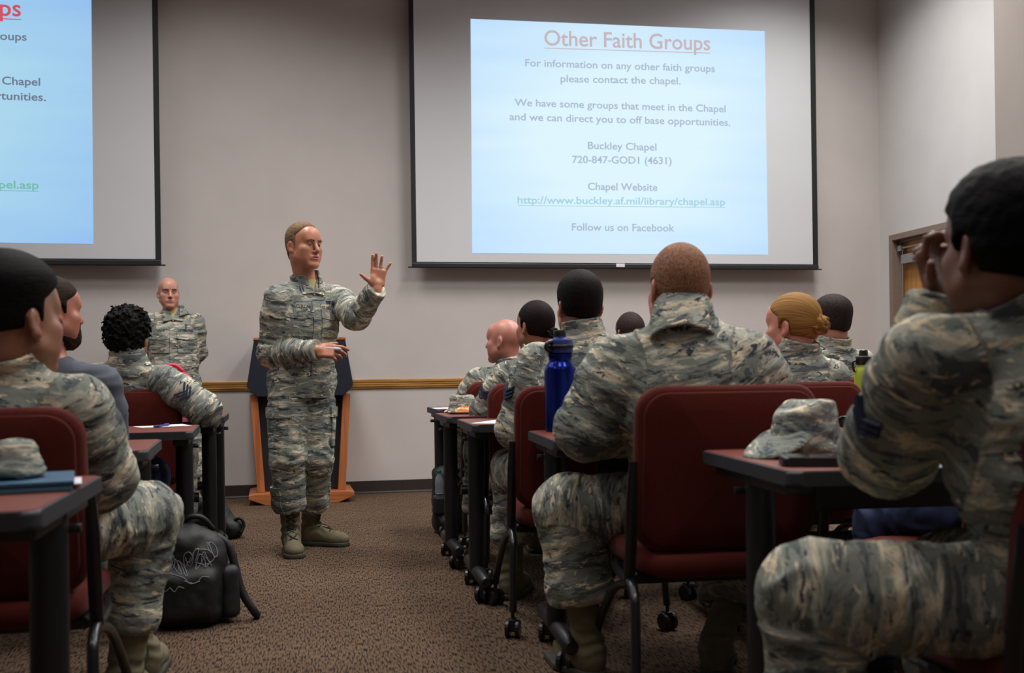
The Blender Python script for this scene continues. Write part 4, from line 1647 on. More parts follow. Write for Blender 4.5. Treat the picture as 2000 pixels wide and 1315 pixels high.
sp = person('standing speaker in camouflage uniform raising his left hand, right of the aisle lectern', J, HEAD_M, look, skin=((186, 128, 100), (150, 80, 74)),
            hair=hair_local('short', None, .010, .0035, line=(.066, .098), nape=-.045, temple=.030, soft=.02), haircol=(120, 95, 74), vox=.0045, hands=hands, eyes=True, iris=(62, 70, 78),
            Fb=Fs, hem=(.188, .14), waist=(.165, .125), chest=(.180, .128), arm=(.078, .068, .055), thigh=(.108, .088, .082), laces=True, collar=.045)
root, jo, to, js, ts, rest, trest, D = sp
root['label'] = 'standing speaker in camouflage raising his left hand, in front of the lectern'

def uniform_front(sp, tape_l, tape_r, rank_m, rank='bars', pockets=True, scale=1.0):
    """placket, pockets with flaps, name tapes, collar leaves, rank and T-shirt on the chest"""
    root, jo, to, js, ts, rest, trest, D = sp
    Fw, Rb, up, base = D['Fw'], D['Rb'], D['up'], D['base']
    N_ = J['N']
    def put(name, o, pts, faces, m, off, th, par=jo, u=None, v=None):
        return patch(name, D['tors'], o, Rb if u is None else u, up if v is None else v, -Fw, pts, faces, m, par, base, off + .002, th, rest, hide=js)
    c0 = N_ - up * .30
    g = grid_patch(.045, .40, 3, 24)
    put('placket', c0 - up * .02, *g, CAMO, .0015, .003)
    # V of T-shirt
    g = grid_patch(1, 1, 8, 8, lambda x, y: (x * .085 * (y + .55), (y + .5) * .085 - .095))
    put('undershirt', N_ + up * .012, *g, M_TSHIRT, .0030, .002)
    # collar leaves
    for sx in (-1, 1):
        def leaf(x, y, sx=sx):
            t = y + .5                         # 0 bottom .. 1 top
            w = .052 + .012 * (1 - t)
            cx = .018 + .045 * t
            return (sx * (cx + x * w + .012 * (1 - t)), -.092 + t * .105 - (x + .5) * .010)
        g = grid_patch(1, 1, 8, 10, leaf)
        cl_ = put('collar_leaf', N_ + up * .018, *g, CAMO, .006, .004)
        o = N_ + Rb * sx * .060 - up * .055
        if rank == 'bars':
            for dx in (-.006, .006):
                g = grid_patch(.006, .022, 2, 4)
                put('rank_bar', o + Rb * dx, *g, rank_m, .0115, .001, cl_)
        else:
            pts = [(.011 * math.cos(a) * (1 if i % 2 == 0 else .65), .011 * math.sin(a) * (1 if i % 2 == 0 else .65)) for i, a in enumerate([2 * PI * k / 14 for k in range(14)])]
            put('rank_leaf', o, pts, [list(range(14))], rank_m, .0115, .001, cl_)
    for sx, txt in ((1, tape_r), (-1, tape_l)):
        o = N_ + Rb * sx * .080 - up * .148
        g = grid_patch(.110, .026, 12, 3)
        tp = put('name_tape', o, *g, CAMO2, .003, .0015)
        tv, tf = text_geom(txt, bold=.02)
        tv = tv - (tv.min(0) + tv.max(0)) / 2
        k = min(.098 / np.ptp(tv[:, 0]), .016 / .72)
        put('tape_lettering', o, tv * [-k if False else k, .016 / .72], tf, M_THREAD, .0058, 0.0, tp, u=-Rb)
        if pockets:
            o2 = N_ + Rb * sx * .090 - up * .235
            g = grid_patch(.125, .135, 8, 8)
            pk = put('chest_pocket', o2, *g, CAMO, .0025, .003)
            g = grid_patch(1, 1, 8, 4, lambda x, y: (x * .132, y * .05 + (.010 * (abs(x) * 2 - .5) if y < 0 else 0)))
            put('pocket_flap', o2 + up * .05, *g, CAMO, .0065, .003, pk)
    return

def text_fix():
    pass
uniform_front(sp, 'U.S. AIR FORCE', 'McCLELLAN', M_THREAD)
# badge over the left tape
o = J['N'] - D['Rb'] * .085 - D['up'] * .118
bp = patch('qualification_badge', js, o, D['Rb'], D['up'], -D['Fw'], *grid_patch(.034, .018, 6, 4, lambda x, y: (x * (1 - abs(y) * 8), y)), M_THREAD, jo, D['base'], .003, .001, rest)
# cargo pockets on the trousers
Fleg = cam_dir(10)
for q, sx in (('R', 1), ('L', -1)):
    o = J['H' + q] * .38 + J['K' + q] * .62
    sd = Rs * sx
    pk = patch('cargo_pocket', ts, o, Fs, z_, -sd, *grid_patch(.17, .20, 8, 8), CAMO, to, D['base'], .004, .006, trest)
    patch('pocket_flap', ts, o + z_ * .085, Fs, z_, -sd, *grid_patch(.18, .055, 8, 3), CAMO, pk, D['base'], .011, .004, trest)
    o = J['K' + q] * .45 + J['A' + q] * .55
    pk = patch('calf_pocket', ts, o, Fs, z_, -sd, *grid_patch(.10, .12, 6, 6), CAMO, to, D['base'], .004, .005, trest)
    patch('pocket_flap', ts, o + z_ * .055, Fs, z_, -sd, *grid_patch(.11, .04, 6, 3), CAMO, pk, D['base'], .010, .004, trest)
# wedding ring and the remote in the other hand
hw = J['WL'] + _n(hands['L']['d']) * .01
hd = _n(hands['L']['d']); pn = _n(pd - hd * (pd @ hd)); tt = np.cross(hd, pn); tt = tt if tt @ -_rt0 > 0 else -tt
rc = hw + hd * .112 + tt * (.031 - .041)
bm = bmesh.new()
ring = [tuple(rc + (tt * math.cos(a) + pn * math.sin(a)) * .0105 - D['base']) for a in [2 * PI * k / 20 for k in range(21)]]
b_tube(bm, ring, .0022, 6)
from_bm('ring', bm, M_STEEL, root, smooth=True)
rw = J['WR'] + _n(hands['R']['d']) * .10 + z_ * .012
rm = empty('presentation_remote', rw, 'small pale remote held in the speaker\'s right hand', 'remote')
bm = bmesh.new()
dR = _n(hands['R']['d'])
b_tube(bm, [tuple(-dR * .045), tuple(-dR * .038), tuple(dR * .035), tuple(dR * .045)], [.004, .009, .009, .004], 12)
from_bm('remote_body', bm, mat('pale_plastic', (196, 192, 196), rough=.4), rm, smooth=True)
bm = bmesh.new()
b_box(bm, -.004, .004, -.004, .004, .007, .011, .001)
from_bm('button', bm, M_POST, rm)

# ---- bald man standing by the wall
F2 = cam_dir(18); R2 = np.cross(F2, z_)
dp = 7.30
N = at(338, 607, dp)
J = dict(N=N, P=at(340, 750, dp), head=at(329, 574, dp - .02))
J['P'][2] = .90
J['SR'] = N + R2 * .150 - z_ * .085; J['SL'] = N - R2 * .150 - z_ * .085
J['ER'] = at(291, 690, dp + .06); J['EL'] = at(386, 688, dp + .12)
J['WR'] = J['P'] + R2 * .06 - F2 * .17 + z_ * .06; J['WL'] = J['P'] - R2 * .04 - F2 * .18 + z_ * .04
J['hem'] = J['P'] - z_ * .09
J['HR'] = J['P'] + R2 * .085; J['HL'] = J['P'] - R2 * .085
for q, s in (('R', 1), ('L', -1)):
    J['A' + q] = np.array([*(J['P'] + R2 * s * .12)[:2], .095]); J['K' + q] = (J['H' + q] + J['A' + q]) / 2 + F2 * .02 + R2 * s * .01
    J['T' + q] = F2 + R2 * s * .3
look = np.array([np.cross(cam_dir(26), z_), cam_dir(26), z_])
sp2 = person('older bald man in camouflage standing by the front wall, hands behind his back', J, HEAD_M, look, skin=((196, 142, 122), (166, 92, 86)), hair=None, haircol=(120, 100, 88), vox=.006,
             eyes=True, Fb=F2, headscale=.90, chest=(.165, .12), waist=(.155, .118), hem=(.165, .13), arm=(.070, .062, .05), collar=.008,
             hands={'R': dict(d=-R2 * .9 - z_ * .3, palm=F2, thumb=z_, curl=(.4,) * 4), 'L': dict(d=R2 * .9 - z_ * .4, palm=F2, thumb=z_, curl=(.5,) * 4)})
root, jo, to, js, ts, rest, trest, D = sp2
uniform_front(sp2, 'U.S. AIR FORCE', 'LAKE', M_BRONZE, 'leaf')
o = J['N'] - D['Rb'] * .085 - D['up'] * .115
patch('cross_badge', js, o, D['Rb'], D['up'], -D['Fw'], [(-.003, -.018), (.003, -.018), (.003, .004), (.011, .004), (.011, .010), (.003, .010), (.003, .018), (-.003, .018), (-.003, .010), (-.011, .010), (-.011, .004), (-.003, .004)], [list(range(12))], M_THREAD, jo, D['base'], .003, .001, rest)


def sleeve_rank(sp, J, q):
    """dark chevrons on the outer upper sleeve"""
    root, jo, to, js, ts, rest, trest, D = sp
    sgn = 1 if q == 'R' else -1
    out = _n(D['Rb'] * sgn * .8 - D['Fw'] * .6)
    S_, E_ = J['S' + q], J['E' + q]
    ax = _n(S_ - E_); out = _n(out - ax * (out @ ax)); u = np.cross(ax, out)
    for k in range(3):
        dy = -.016 * k
        pts = [(-.034, .020 + dy), (0, -.004 + dy), (.034, .020 + dy), (.034, .028 + dy), (0, .005 + dy), (-.034, .028 + dy)]
        patch('sleeve_stripe', js, S_ * .5 + E_ * .5, u, ax, -out, pts, [[0, 1, 4, 5], [1, 2, 3, 4]], M_THREAD, jo, D['base'], .010, .0015, rest)

# ---- seated people, left block
def pel(px, depth, z=.545):
    p = at(px, 900, depth); p[2] = z
    return p

# near camouflage man
N = at(12, 722, 2.46)
J = seated(N, pel(-40, 2.58), R(8), at(20, 630, 2.45), SR=at(150, 800, 2.49), SL=at(-150, 800, 2.42),
           ER=at(196, 935, 2.60), WR=at(150, 970, 2.86), KR=at(285, 1008, 2.94), AR=at(240, 1300, 2.90), AL=at(292, 1290, 3.05))
J['AR'][2] = J['AL'][2] = .095
J['KL'] = at(120, 1000, 3.08)
J['AL'] = np.array([*at(284, 1280, 3.2)[:2], .095])
sp = person('near camouflage man with dark cropped hair seated at the left photo edge', J, HEAD_M, away(33, 4), skin=((150, 104, 80), (140, 76, 66)),
       hair=short_hair(.030, .005, nape=-.03), haircol=(15, 12, 12), headscale=1.13, chest=(.215, .145), waist=(.205, .15), hem=(.21, .165), arm=(.092, .080, .062), thigh=(.11, .090, .072), vox=.007, spine=(.03, .03))
# bearded man
N = at(98, 700, 3.78)
J = seated(N, pel(85, 3.86), R(10), at(99, 612, 3.78), SR=at(196, 752, 3.74), ER=at(215, 900, 3.85), KR=at(285, 930, 4.2))
beard = Sdf()
def beard_f(P):
    y, z = P[:, 1], P[:, 2]
    d = Sdf().add(ell((0, .030, -.045), (.062, .070, .085))).add(ell((0, .075, -.095), (.030, .03, .035)), .03)(P) - .006 - .003 * vnoise(P * np.float32(90))
    return smax(smax(d, z + .035 - .25 * np.abs(P[:, 0]), .006), -(y - .005), .006)
sp = person('bearded man in a dark grey T-shirt seated behind the near camouflage man', J, HEAD_M, away(50, 0), skin=((178, 116, 94), (160, 82, 74)),
       hair=short_hair(.016, .012, nape=-.055), haircol=(46, 34, 26), beard=beard_f, jacket=mat('charcoal_tshirt', (84, 88, 98), rough=.95, var=.06, bump=.15, bscale=260),
       trousers=mat('blue_denim', (38, 50, 84), rough=.9, var=.18, scale=90), boots=False, collar=False, sleeve_short=True, chest=(.19, .135), waist=(.185, .135), hem=(.19, .15), arm=(.080, .072, .05), fold=.7)
# curly haired
N = at(252, 708, 4.72)
J = seated(N, pel(240, 4.84), R(6), at(250, 662, 4.74), SR=at(322, 745, 4.72), SL=at(186, 740, 4.74), ER=at(398, 799, 4.74), WR=at(392, 800, 5.00), sh=.17)
sp = person('person with short curly black hair in camouflage, seated in front of the standing bald man', J, HEAD_F, away(8, 2), skin=((128, 84, 60), (110, 60, 52)),
       hair=hair_local('curly', None, .030, .022, nape=-.075, curl=.016), haircol=(13, 11, 11), chest=(.165, .12), waist=(.16, .118), hem=(.17, .135), arm=(.076, .072, .058), vox=.0065)
sleeve_rank(sp, J, 'R')

# ---- seated people, right block
N = at(1000, 718, 5.80)
J = seated(N, pel(1003, 5.82), R(-14), at(986, 668, 5.80), SL=at(933, 742, 5.85), sh=.18)
sp = person('bald man in camouflage at the front of the right block, seen in profile', J, HEAD_M, away(-50, 2), skin=((178, 122, 106), (160, 92, 84)),
       hair=None, headscale=1.0)
N = at(1052, 694, 4.95)
J = seated(N, pel(1060, 4.92), R(-12), at(1046, 640, 4.94), SL=at(985, 734, 5.0), EL=at(945, 808, 5.05), WL=at(960, 812, 5.25), sh=.165)
sp = person('dark-haired woman with a low bun in camouflage, behind the food plate table', J, HEAD_F, away(-24, 0), skin=((156, 106, 84), (150, 80, 74)),
       hair=hair_local('bun', None, .010, .009, nape=-.055, line=(.085, .070)), haircol=(24, 17, 15), bun=((.022, -.108, -.034), .029), headscale=.97, chest=(.165, .12), waist=(.155, .115), hem=(.165, .13), arm=(.070, .064, .052))
sleeve_rank(sp, J, 'L')
N = at(1140, 656, 3.93)
J = seated(N, pel(1145, 3.94), R(-8), at(1132, 600, 3.95), SL=at(1048, 708, 4.0), SR=at(1225, 705, 3.92), EL=at(1008, 838, 4.02), WL=at(1060, 835, 4.25), sh=.185)
sp = person('dark-haired man in camouflage seated just behind the blue bottle', J, HEAD_M, away(-1, 0), skin=((170, 112, 88), (170, 84, 74)),
       hair=short_hair(.016, .009, nape=-.052), haircol=(22, 17, 16), headscale=1.02, arm=(.082, .074, .058), spine=(.03, .02))
sleeve_rank(sp, J, 'L')
N = at(1230, 700, 6.05)
J = seated(N, pel(1235, 6.0), R(-8), at(1230, 652, 6.05))
sp = person('far man whose thinning dark hair shows over the big man\'s left shoulder', J, HEAD_M, away(-8, 0), skin=((128, 88, 74), (120, 70, 62)),
       hair=short_hair(.003, .006, nape=-.05), haircol=(48, 36, 33))
# big man
N = at(1334, 630, 2.965)
J = seated(N, pel(1400, 3.05), R(-8), at(1327, 566, 3.02), SL=at(1205, 712, 3.0), SR=at(1462, 706, 2.95), EL=at(1146, 838, 3.02), WL=at(1235, 850, 3.28), ER=at(1520, 850, 3.0), WR=at(1420, 840, 3.28),
           KL=at(1108, 992, 3.22), AL=at(1150, 1220, 3.20), KR=at(1490, 1010, 3.5), AR=at(1395, 1230, 3.2))
J['HL'] = at(1335, 990, 3.14); J['HR'] = at(1475, 990, 3.14)
J['AL'][2] = .10; J['AR'][2] = .10
J['TL'] = -_rt0 * .62 + _fw * .78; J['TR'] = _rt0 * .2 - _fw * .2 + _fw * .9
sp = person('big man with buzzed reddish hair in camouflage leaning on the table beside the blue bottle', J, HEAD_W, away(2, -2), skin=((196, 126, 104), (190, 92, 84)),
       hair=hair_local('short', None, .0035, .0045, nape=-.055, line=(.075, .090)), haircol=(136, 98, 76), headscale=1.06, chest=(.225, .150), waist=(.215, .155), hem=(.22, .165),
       arm=(.096, .090, .066), thigh=(.108, .100, .102), spine=(.02, .0), neckr=.062, vox=.006, collar=.058)
N = at(1556, 690, 3.98)
J = seated(N, pel(1565, 3.98), R(-10), at(1549, 640, 3.98), SL=at(1490, 735, 4.05), SR=at(1622, 738, 3.95), sh=.165)
sp = person('blonde woman with a coiled bun in camouflage, seated right of the big man', J, HEAD_F, away(-34, 0), skin=((200, 140, 120), (180, 100, 92)),
       hair=hair_local('bun', None, .012, .010, nape=-.05, line=(.082, .072)), haircol=(140, 102, 56), bun=((.016, -.106, .008), .041), headscale=.99, chest=(.17, .122), waist=(.16, .118), hem=(.17, .135), arm=(.072, .066, .054), vox=.0065)
sleeve_rank(sp, J, 'L')
N = at(1626, 680, 4.88)
J = seated(N, pel(1630, 4.90), R(-8), at(1624, 632, 4.88), sh=.17)
sp = person('man with short brown hair in camouflage, right behind the blonde woman', J, HEAD_M, away(-16, 0), skin=((184, 128, 112), (170, 92, 84)),
       hair=short_hair(.018, .004, nape=-.045), haircol=(44, 36, 34), headscale=.98)
# person in jeans, mostly hidden by the nearest man
N = at(1985, 660, 3.0)
J = seated(N, pel(1968, 2.98), R(-36), at(1985, 600, 3.0), KL=at(1722, 1012, 3.12), KR=at(1800, 990, 3.35), sh=.16)
sp = person('person in blue jeans mostly hidden behind the nearest man', J, HEAD_F, away(-15, 0), hair=short_hair(.012, .008), haircol=(40, 30, 26), boots=False,
       jacket=mat('black_white_print', (150, 150, 156), rough=.9, var=.9, scale=38), trousers=mat('blue_denim', (38, 50, 84)), collar=False, chest=(.165, .12), waist=(.16, .118), hem=(.165, .13), thigh=(.088, .075, .065))
# nearest man at the right edge
N = at(2030, 618, 1.74)
J = seated(N, pel(2215, 1.80, .535), R(-38), at(1964, 488, 1.76), SL=at(1815, 705, 1.76), SR=at(2200, 690, 1.62), EL=at(1736, 880, 1.93), WL=at(1838, 598, 1.93), ER=at(2120, 860, 1.95), WR=at(1900, 600, 2.02),
           KL=at(1590, 1165, 1.86), AL=at(1585, 1500, 1.86), KR=at(1850, 1120, 2.35), AR=at(1850, 1400, 2.35))
J['AL'][2] = J['AR'][2] = .095
J['HL'] = at(2050, 1175, 1.80); J['HR'] = at(2150, 1130, 1.95)
u_ = np.array([0, 0, 1.0])
hands = {'L': dict(d=u_ * .92 - _rt0 * .22 + _fw * .1, palm=_rt0 * .75 - _fw * .6, thumb=-_fw - _rt0 * .4, curl=(.8, .9, .95, 1.0), tcurl=.3),
         'R': dict(d=u_ * .85 - _rt0 * .35 + _fw * .1, palm=-_rt0 * .9 - u_ * .3, thumb=-_fw, curl=(.6, .6, .65, .7), tcurl=.3)}
sp = person('nearest dark-haired man in camouflage at the right photo edge, hands held to his face', J, HEAD_M, away(1, 2), skin=((116, 74, 55), (108, 58, 50)),
       hair=hair_local('short', None, .020, .014, nape=-.055, nz=.002), haircol=(10, 8, 9), headscale=1.06, jacket='camo2', trousers='camo2', chest=(.205, .14), waist=(.20, .145), hem=(.205, .155),
       arm=(.088, .082, .060), thigh=(.105, .092, .088), spine=(.05, .06), hands=hands, vox=.007, neckr=.058)
sleeve_rank(sp, J, 'L')

# ------------------------------------------------------------------ things on the tables and the floor
def lathe_obj(name, prof, m, parent, n=28):
    bm = bmesh.new(); b_lathe(bm, prof, n)
    return smooth_angle(from_bm(name, bm, m, parent), 45)

M_BLUE = mat('blue_metal', (14, 34, 120), rough=0.22, metal=0.75, var=0.05, scale=4)
M_BLUEC = mat('blue_cap_plastic', (26, 42, 112), rough=0.4, var=0.05)
p = at_z(1096, 843, .74)
t = empty('water_bottle', p, 'tall metallic blue bottle with a black handled cap on a table end', 'bottle', R(20))
lathe_obj('bottle_body', [(.052, 0), (.0565, .004), (.057, .012), (.057, .212), (.055, .222), (.050, .232), (.043, .243), (.0405, .250), (.0405, .262), (.044, .266), (.044, .272), (.040, .274)], M_BLUE, t)
c = lathe_obj('cap', [(.040, .274), (.0455, .277), (.0465, .312), (.043, .322), (.027, .326), (.022, .330), (.022, .338), (.018, .338)], M_BLUEC, t)
lathe_obj('spout_lid', [(.0215, .334), (.0225, .337), (.0225, .352), (.020, .357), (.008, .358)], M_CAST, c)
bm = bmesh.new()
b_tube(bm, [(-.043, -.012, .315), (-.060, -.016, .312), (-.068, -.016, .300), (-.062, -.014, .288), (-.044, -.010, .284)], .0078, 10)
b_tube(bm, [(-.046 * math.cos(a), -.046 * math.sin(a), .300) for a in [PI * k / 10 - 1.0 for k in range(11)]], .007, 8)
smooth_angle(from_bm('handle_loop', bm, M_CAST, c))

def cap_obj(loc, rz, label, s=1.0, squash=0.0, tilt=0.0, m=None, brim_up=0.0, brim_z=.016, zs=1.0):
    """patrol cap: soft flat-topped crown with a curved brim in front (+y)"""
    t = empty('patrol_cap', loc, label, 'cap', rz)
    t.scale = (s, s, s * zs)
    cr = Sdf().add(econe((0, 0, .01), (0, 0, .075), (1, 0, 0), (0, 1, 0), (.084, .102), (.068, .082)))
    cr.keep(lambda P: np.maximum(P[:, 2] - .098 + P[:, 1] * tilt + squash * np.cos(P[:, 0] * 28) * .01, -P[:, 2]), .012)
    def w(V, Rr):
        return (.006 * vnoise(V * np.float32([26, 26, 22])) + .004 * (1 - 2 * np.abs(vnoise(V * np.float32([20, 20, 34]) + 4)))).astype(np.float32)
    sdf_object('crown', cr, (-.13, -.14, -.02), (.13, .14, .14), .0055, m or CAMO, t, rest=lambda V: V * np.float32(1.3) + np.float32(loc), post=w)
    def br(P):
        x, y, z = P[:, 0], P[:, 1], P[:, 2]
        zz = z - (brim_z - 1.8 * x * x - brim_up * (y - .06))
        d = np.abs(zz) - .0035
        out = np.sqrt((x / .088) ** 2 + ((y - .07) / .105) ** 2) - 1
        return smax(smax(d, out * .07, .004), .06 - y, .004)
    sdf_object('brim', br, (-.11, .04, -.04), (.11, .20, .10), .0045, m or CAMO, t, rest=lambda V: V * np.float32(1.3) + np.float32(loc))
    return t
p = at(1574, 868, 2.50); p[2] = .742
cap_obj(p, R(108), 'camouflage cap lying on the near right table beside a dark phone', 1.0, .8, .12, None, .46, .050, 1.32)
p = at_z(902, 808, .742)
cap_obj(p + _fw * .10, R(8), 'camouflage cap standing on a far table behind the food plate', .92, .2, 0, CAMO2)
p = at(-14, 905, 2.0)
p[2] = .764
cap_obj(p, R(60), 'camouflage cap lying on blue folders at the left photo edge', 1.0, .7, .1, None, .1, .016, .70)

def sheet(name, loc, w, d, rz, m, label, cat, th=.0012):
    t = empty(name, loc, label, cat, rz)
    n = 6
    V = []; F = []
    for k, zz in ((0, th), (1, 0)):
        for j in range(n + 1):
            for i in range(n + 1):
                x, y = (i / n - .5) * w, (j / n - .5) * d
                V.append((x, y, zz + .004 * max(0, x / w + y / d - .4)))
    q = (n + 1) ** 2
    for j in range(n):
        for i in range(n):
            a = j * (n + 1) + i
            F.append((a, a + 1, a + n + 2, a + n + 1)); F.append((a + q, a + q + n + 1, a + q + n + 2, a + q + 1))
    me = bpy.data.meshes.new('page'); me.from_pydata(V, [], F)
    link_mesh('page', me, m, t)
    return t
M_PAPER = mat('white_paper', (222, 222, 232), rough=.8, var=.03)
M_PURP = mat('purple_cover', (96, 60, 150), rough=.45, var=.06)
def brochure_mat(name, cols, sx=9):
    m, nt, b = nm(name)
    tc = nt.nodes.new('ShaderNodeTexCoord'); vo = nt.nodes.new('ShaderNodeTexVoronoi'); vo.inputs['Scale'].default_value = sx
    nt.links.new(tc.outputs['Object'], vo.inputs['Vector'])
    rp = nt.nodes.new('ShaderNodeValToRGB'); rp.color_ramp.interpolation = 'CONSTANT'
    sp_ = nt.nodes.new('ShaderNodeSeparateColor'); nt.links.new(vo.outputs['Color'], sp_.inputs[0]); nt.links.new(sp_.outputs[0], rp.inputs[0])
    e = rp.color_ramp.elements
    e[0].color = lin(cols[0]) + (1,); e[1].position = 1 / len(cols); e[1].color = lin(cols[1]) + (1,)
    for i, c_ in enumerate(cols[2:]):
        e.new((i + 2) / len(cols)).color = lin(c_) + (1,)
    nt.links.new(rp.outputs[0], b.inputs['Base Color']); b.inputs['Roughness'].default_value = .4
    return m
M_BROCH = brochure_mat('printed_brochure', [(230, 230, 235), (222, 165, 80), (230, 230, 235), (190, 205, 225), (236, 236, 238)], 30)
ZT = .7405
sheet('paper_sheet', at_z(318, 833, ZT), .21, .14, R(25), M_PAPER, 'white sheet under a blue pen on a left block table', 'paper')
pn_ = empty('pen', at_z(316, 831.5, ZT + .006), 'blue pen lying on the white sheet, left block', 'pen', R(70))
bm = bmesh.new(); b_tube(bm, [(-.07, 0, 0), (-.062, 0, 0), (.055, 0, 0), (.062, 0, 0)], [.0015, .0045, .0045, .003], 10)
from_bm('pen_barrel', bm, mat('pen_blue', (40, 44, 120), rough=.3), pn_, smooth=True)
bm = bmesh.new(); b_box(bm, .02, .06, -.001, .001, .004, .0065)
from_bm('pen_clip', bm, M_STEEL, pn_)
sheet('paper_sheet', at_z(874, 798.5, ZT), .16, .22, R(0), M_PAPER, 'white paper with purple edge on the table nearest the front wall', 'paper', .003)
sheet('paper_sheet', at_z(988, 824.5, ZT), .21, .28, R(-30), M_PAPER, 'white paper lying before the dark-haired man behind the bottle', 'paper')
sheet('brochure', at_z(1640, 868, ZT), .15, .22, R(15), M_BROCH, 'printed brochure with orange picture behind the near right cap', 'brochure')
nb_ = empty('notebook', at_z(1838, 896, ZT), 'purple covered notebook under white paper beside the nearest man\'s elbow', 'notebook', R(25))
bm = bmesh.new(); b_box(bm, -.11, .11, -.14, .14, 0, .012, .003)
from_bm('cover', bm, M_PURP, nb_)
sheet('paper_sheet', at_z(1835, 905, ZT + .0125) + np.array([0, 0, .0005]), .17, .20, R(20), M_PAPER, 'white paper on the purple notebook, near right table', 'paper')
ph = empty('phone', at(1612, 925, 2.24) * [1, 1, 0] + np.array([0, 0, ZT]), 'dark phone in a case at the near edge of the right table', 'phone', R(70))
bm = bmesh.new(); b_prism(bm, round_rect(.10, .19, .014), 'z', 0, .020, .005)
from_bm('case', bm, mat('phone_case', (26, 28, 36), rough=.45), ph)
bm = bmesh.new(); b_prism(bm, round_rect(.086, .172, .010), 'z', .020, .0208)
from_bm('screen', bm, mat('phone_glass', (10, 11, 16), rough=.08), ph)
sg = empty('sunglasses', at_z(1628, 838, ZT), 'black sunglasses lying on the near right table behind the cap', 'sunglasses', R(-15))
bm = bmesh.new()
for sx in (-1, 1):
    b_tube(bm, [(sx * .066, 0, .03), (sx * .068, .06, .028), (sx * .062, .125, .012)], [.003, .0028, .003], 8)
b_tube(bm, [(-.012, 0, .032), (0, .002, .035), (.012, 0, .032)], .0028, 8)
from_bm('sunglasses_frame', bm, M_CAST, sg, smooth=True)
for sx in (-1, 1):
    s_ = Sdf().add(ell((sx * .037, .002, .024), (.030, .005, .022)))
    sdf_object('lens', s_, (sx * .037 - .04, -.02, -.005), (sx * .037 + .04, .02, .055), .003, mat('dark_lens', (12, 14, 22), rough=.06), sg)

# folders on the near left table
fb = at(-30, 948, 1.97); fb[2] = ZT
t = empty('folder', fb, 'blue folders with papers under the cap at the left photo edge', 'folder', R(12))
M_TEAL = mat('blue_folder', (66, 110, 134), rough=.5, var=.1)
for i in range(2):
    bm = bmesh.new(); b_box(bm, -.155 + .006 * i, .155 + .004 * i, -.115, .115 - .005 * i, i * .011, i * .011 + .009, .002)
    from_bm('folder_cover', bm, M_TEAL if i != 1 else mat('blue_folder_dark', (40, 84, 116), rough=.5, var=.1), t)
bm = bmesh.new(); b_box(bm, .05, .172, -.08, .05, .0092, .0108)
from_bm('loose_paper', bm, M_PAPER, t)

# plate of food
pl = empty('food_plate', at_z(908, 808.5, ZT) + _fw * .02, 'white paper plate with a slice of food on a far right table', 'plate')
lathe_obj('plate', [(.02, 0), (.060, 0), (.085, .010), (.087, .011), (.060, .004), (.01, .003)], mat('paper_plate', (228, 228, 226), rough=.7), pl)
def food(P):
    return ell((0, 0, .018), (.052, .045, .020))(P) + .004 * vnoise(P * np.float32(80))
sdf_object('food', food, (-.08, -.08, -.01), (.08, .08, .06), .0045, brochure_mat('baked_crust', [(196, 120, 60), (150, 78, 36), (222, 190, 150), (110, 52, 30), (206, 140, 80)], 70), pl)

# yellow-green bottle behind the nearest man's arm
p = at(1688, 800, 4.52); p[2] = .74
t = empty('water_bottle', p, 'yellow-green bottle with a black cap, peeking out behind the nearest man\'s arm', 'bottle')
lathe_obj('bottle_body', [(.038, 0), (.041, .005), (.041, .185), (.036, .205), (.030, .215), (.030, .222)], mat('lime_plastic', (148, 160, 40), rough=.35), t)
c = lathe_obj('cap', [(.032, .222), (.034, .225), (.034, .255), (.020, .262), (.018, .285), (.012, .288)], M_CAST, t)
bm = bmesh.new(); b_tube(bm, [(-.034, 0, .24), (-.050, 0, .235), (-.052, 0, .215), (-.044, 0, .19)], .005, 8)
from_bm('handle_loop', bm, M_CAST, c, smooth=True)

# pink bag on a left table
p = at(336, 800, 5.35); p[2] = .74
t = empty('tote_bag', p, 'bright pink bag showing above the curly-haired person\'s shoulder', 'bag')
def bag(P):
    return rbox((0, 0, .11), (.10, .06, .125), .045)(P) + .010 * vnoise(P * np.float32(16)) + .005 * vnoise(P * np.float32(40))
M_PINK = mat('pink_nylon', (196, 34, 92), rough=.55, var=.15, scale=20)
sdf_object('bag_body', bag, (-.17, -.13, -.02), (.17, .13, .30), .007, M_PINK, t)
bm = bmesh.new(); b_tube(bm, [(-.05, 0, .22), (-.03, 0, .262), (.02, .0, .268), (.06, .0, .235)], .010, 8)
from_bm('bag_handle', bm, mat('coral_strap', (210, 52, 80), rough=.6), t, smooth=True)

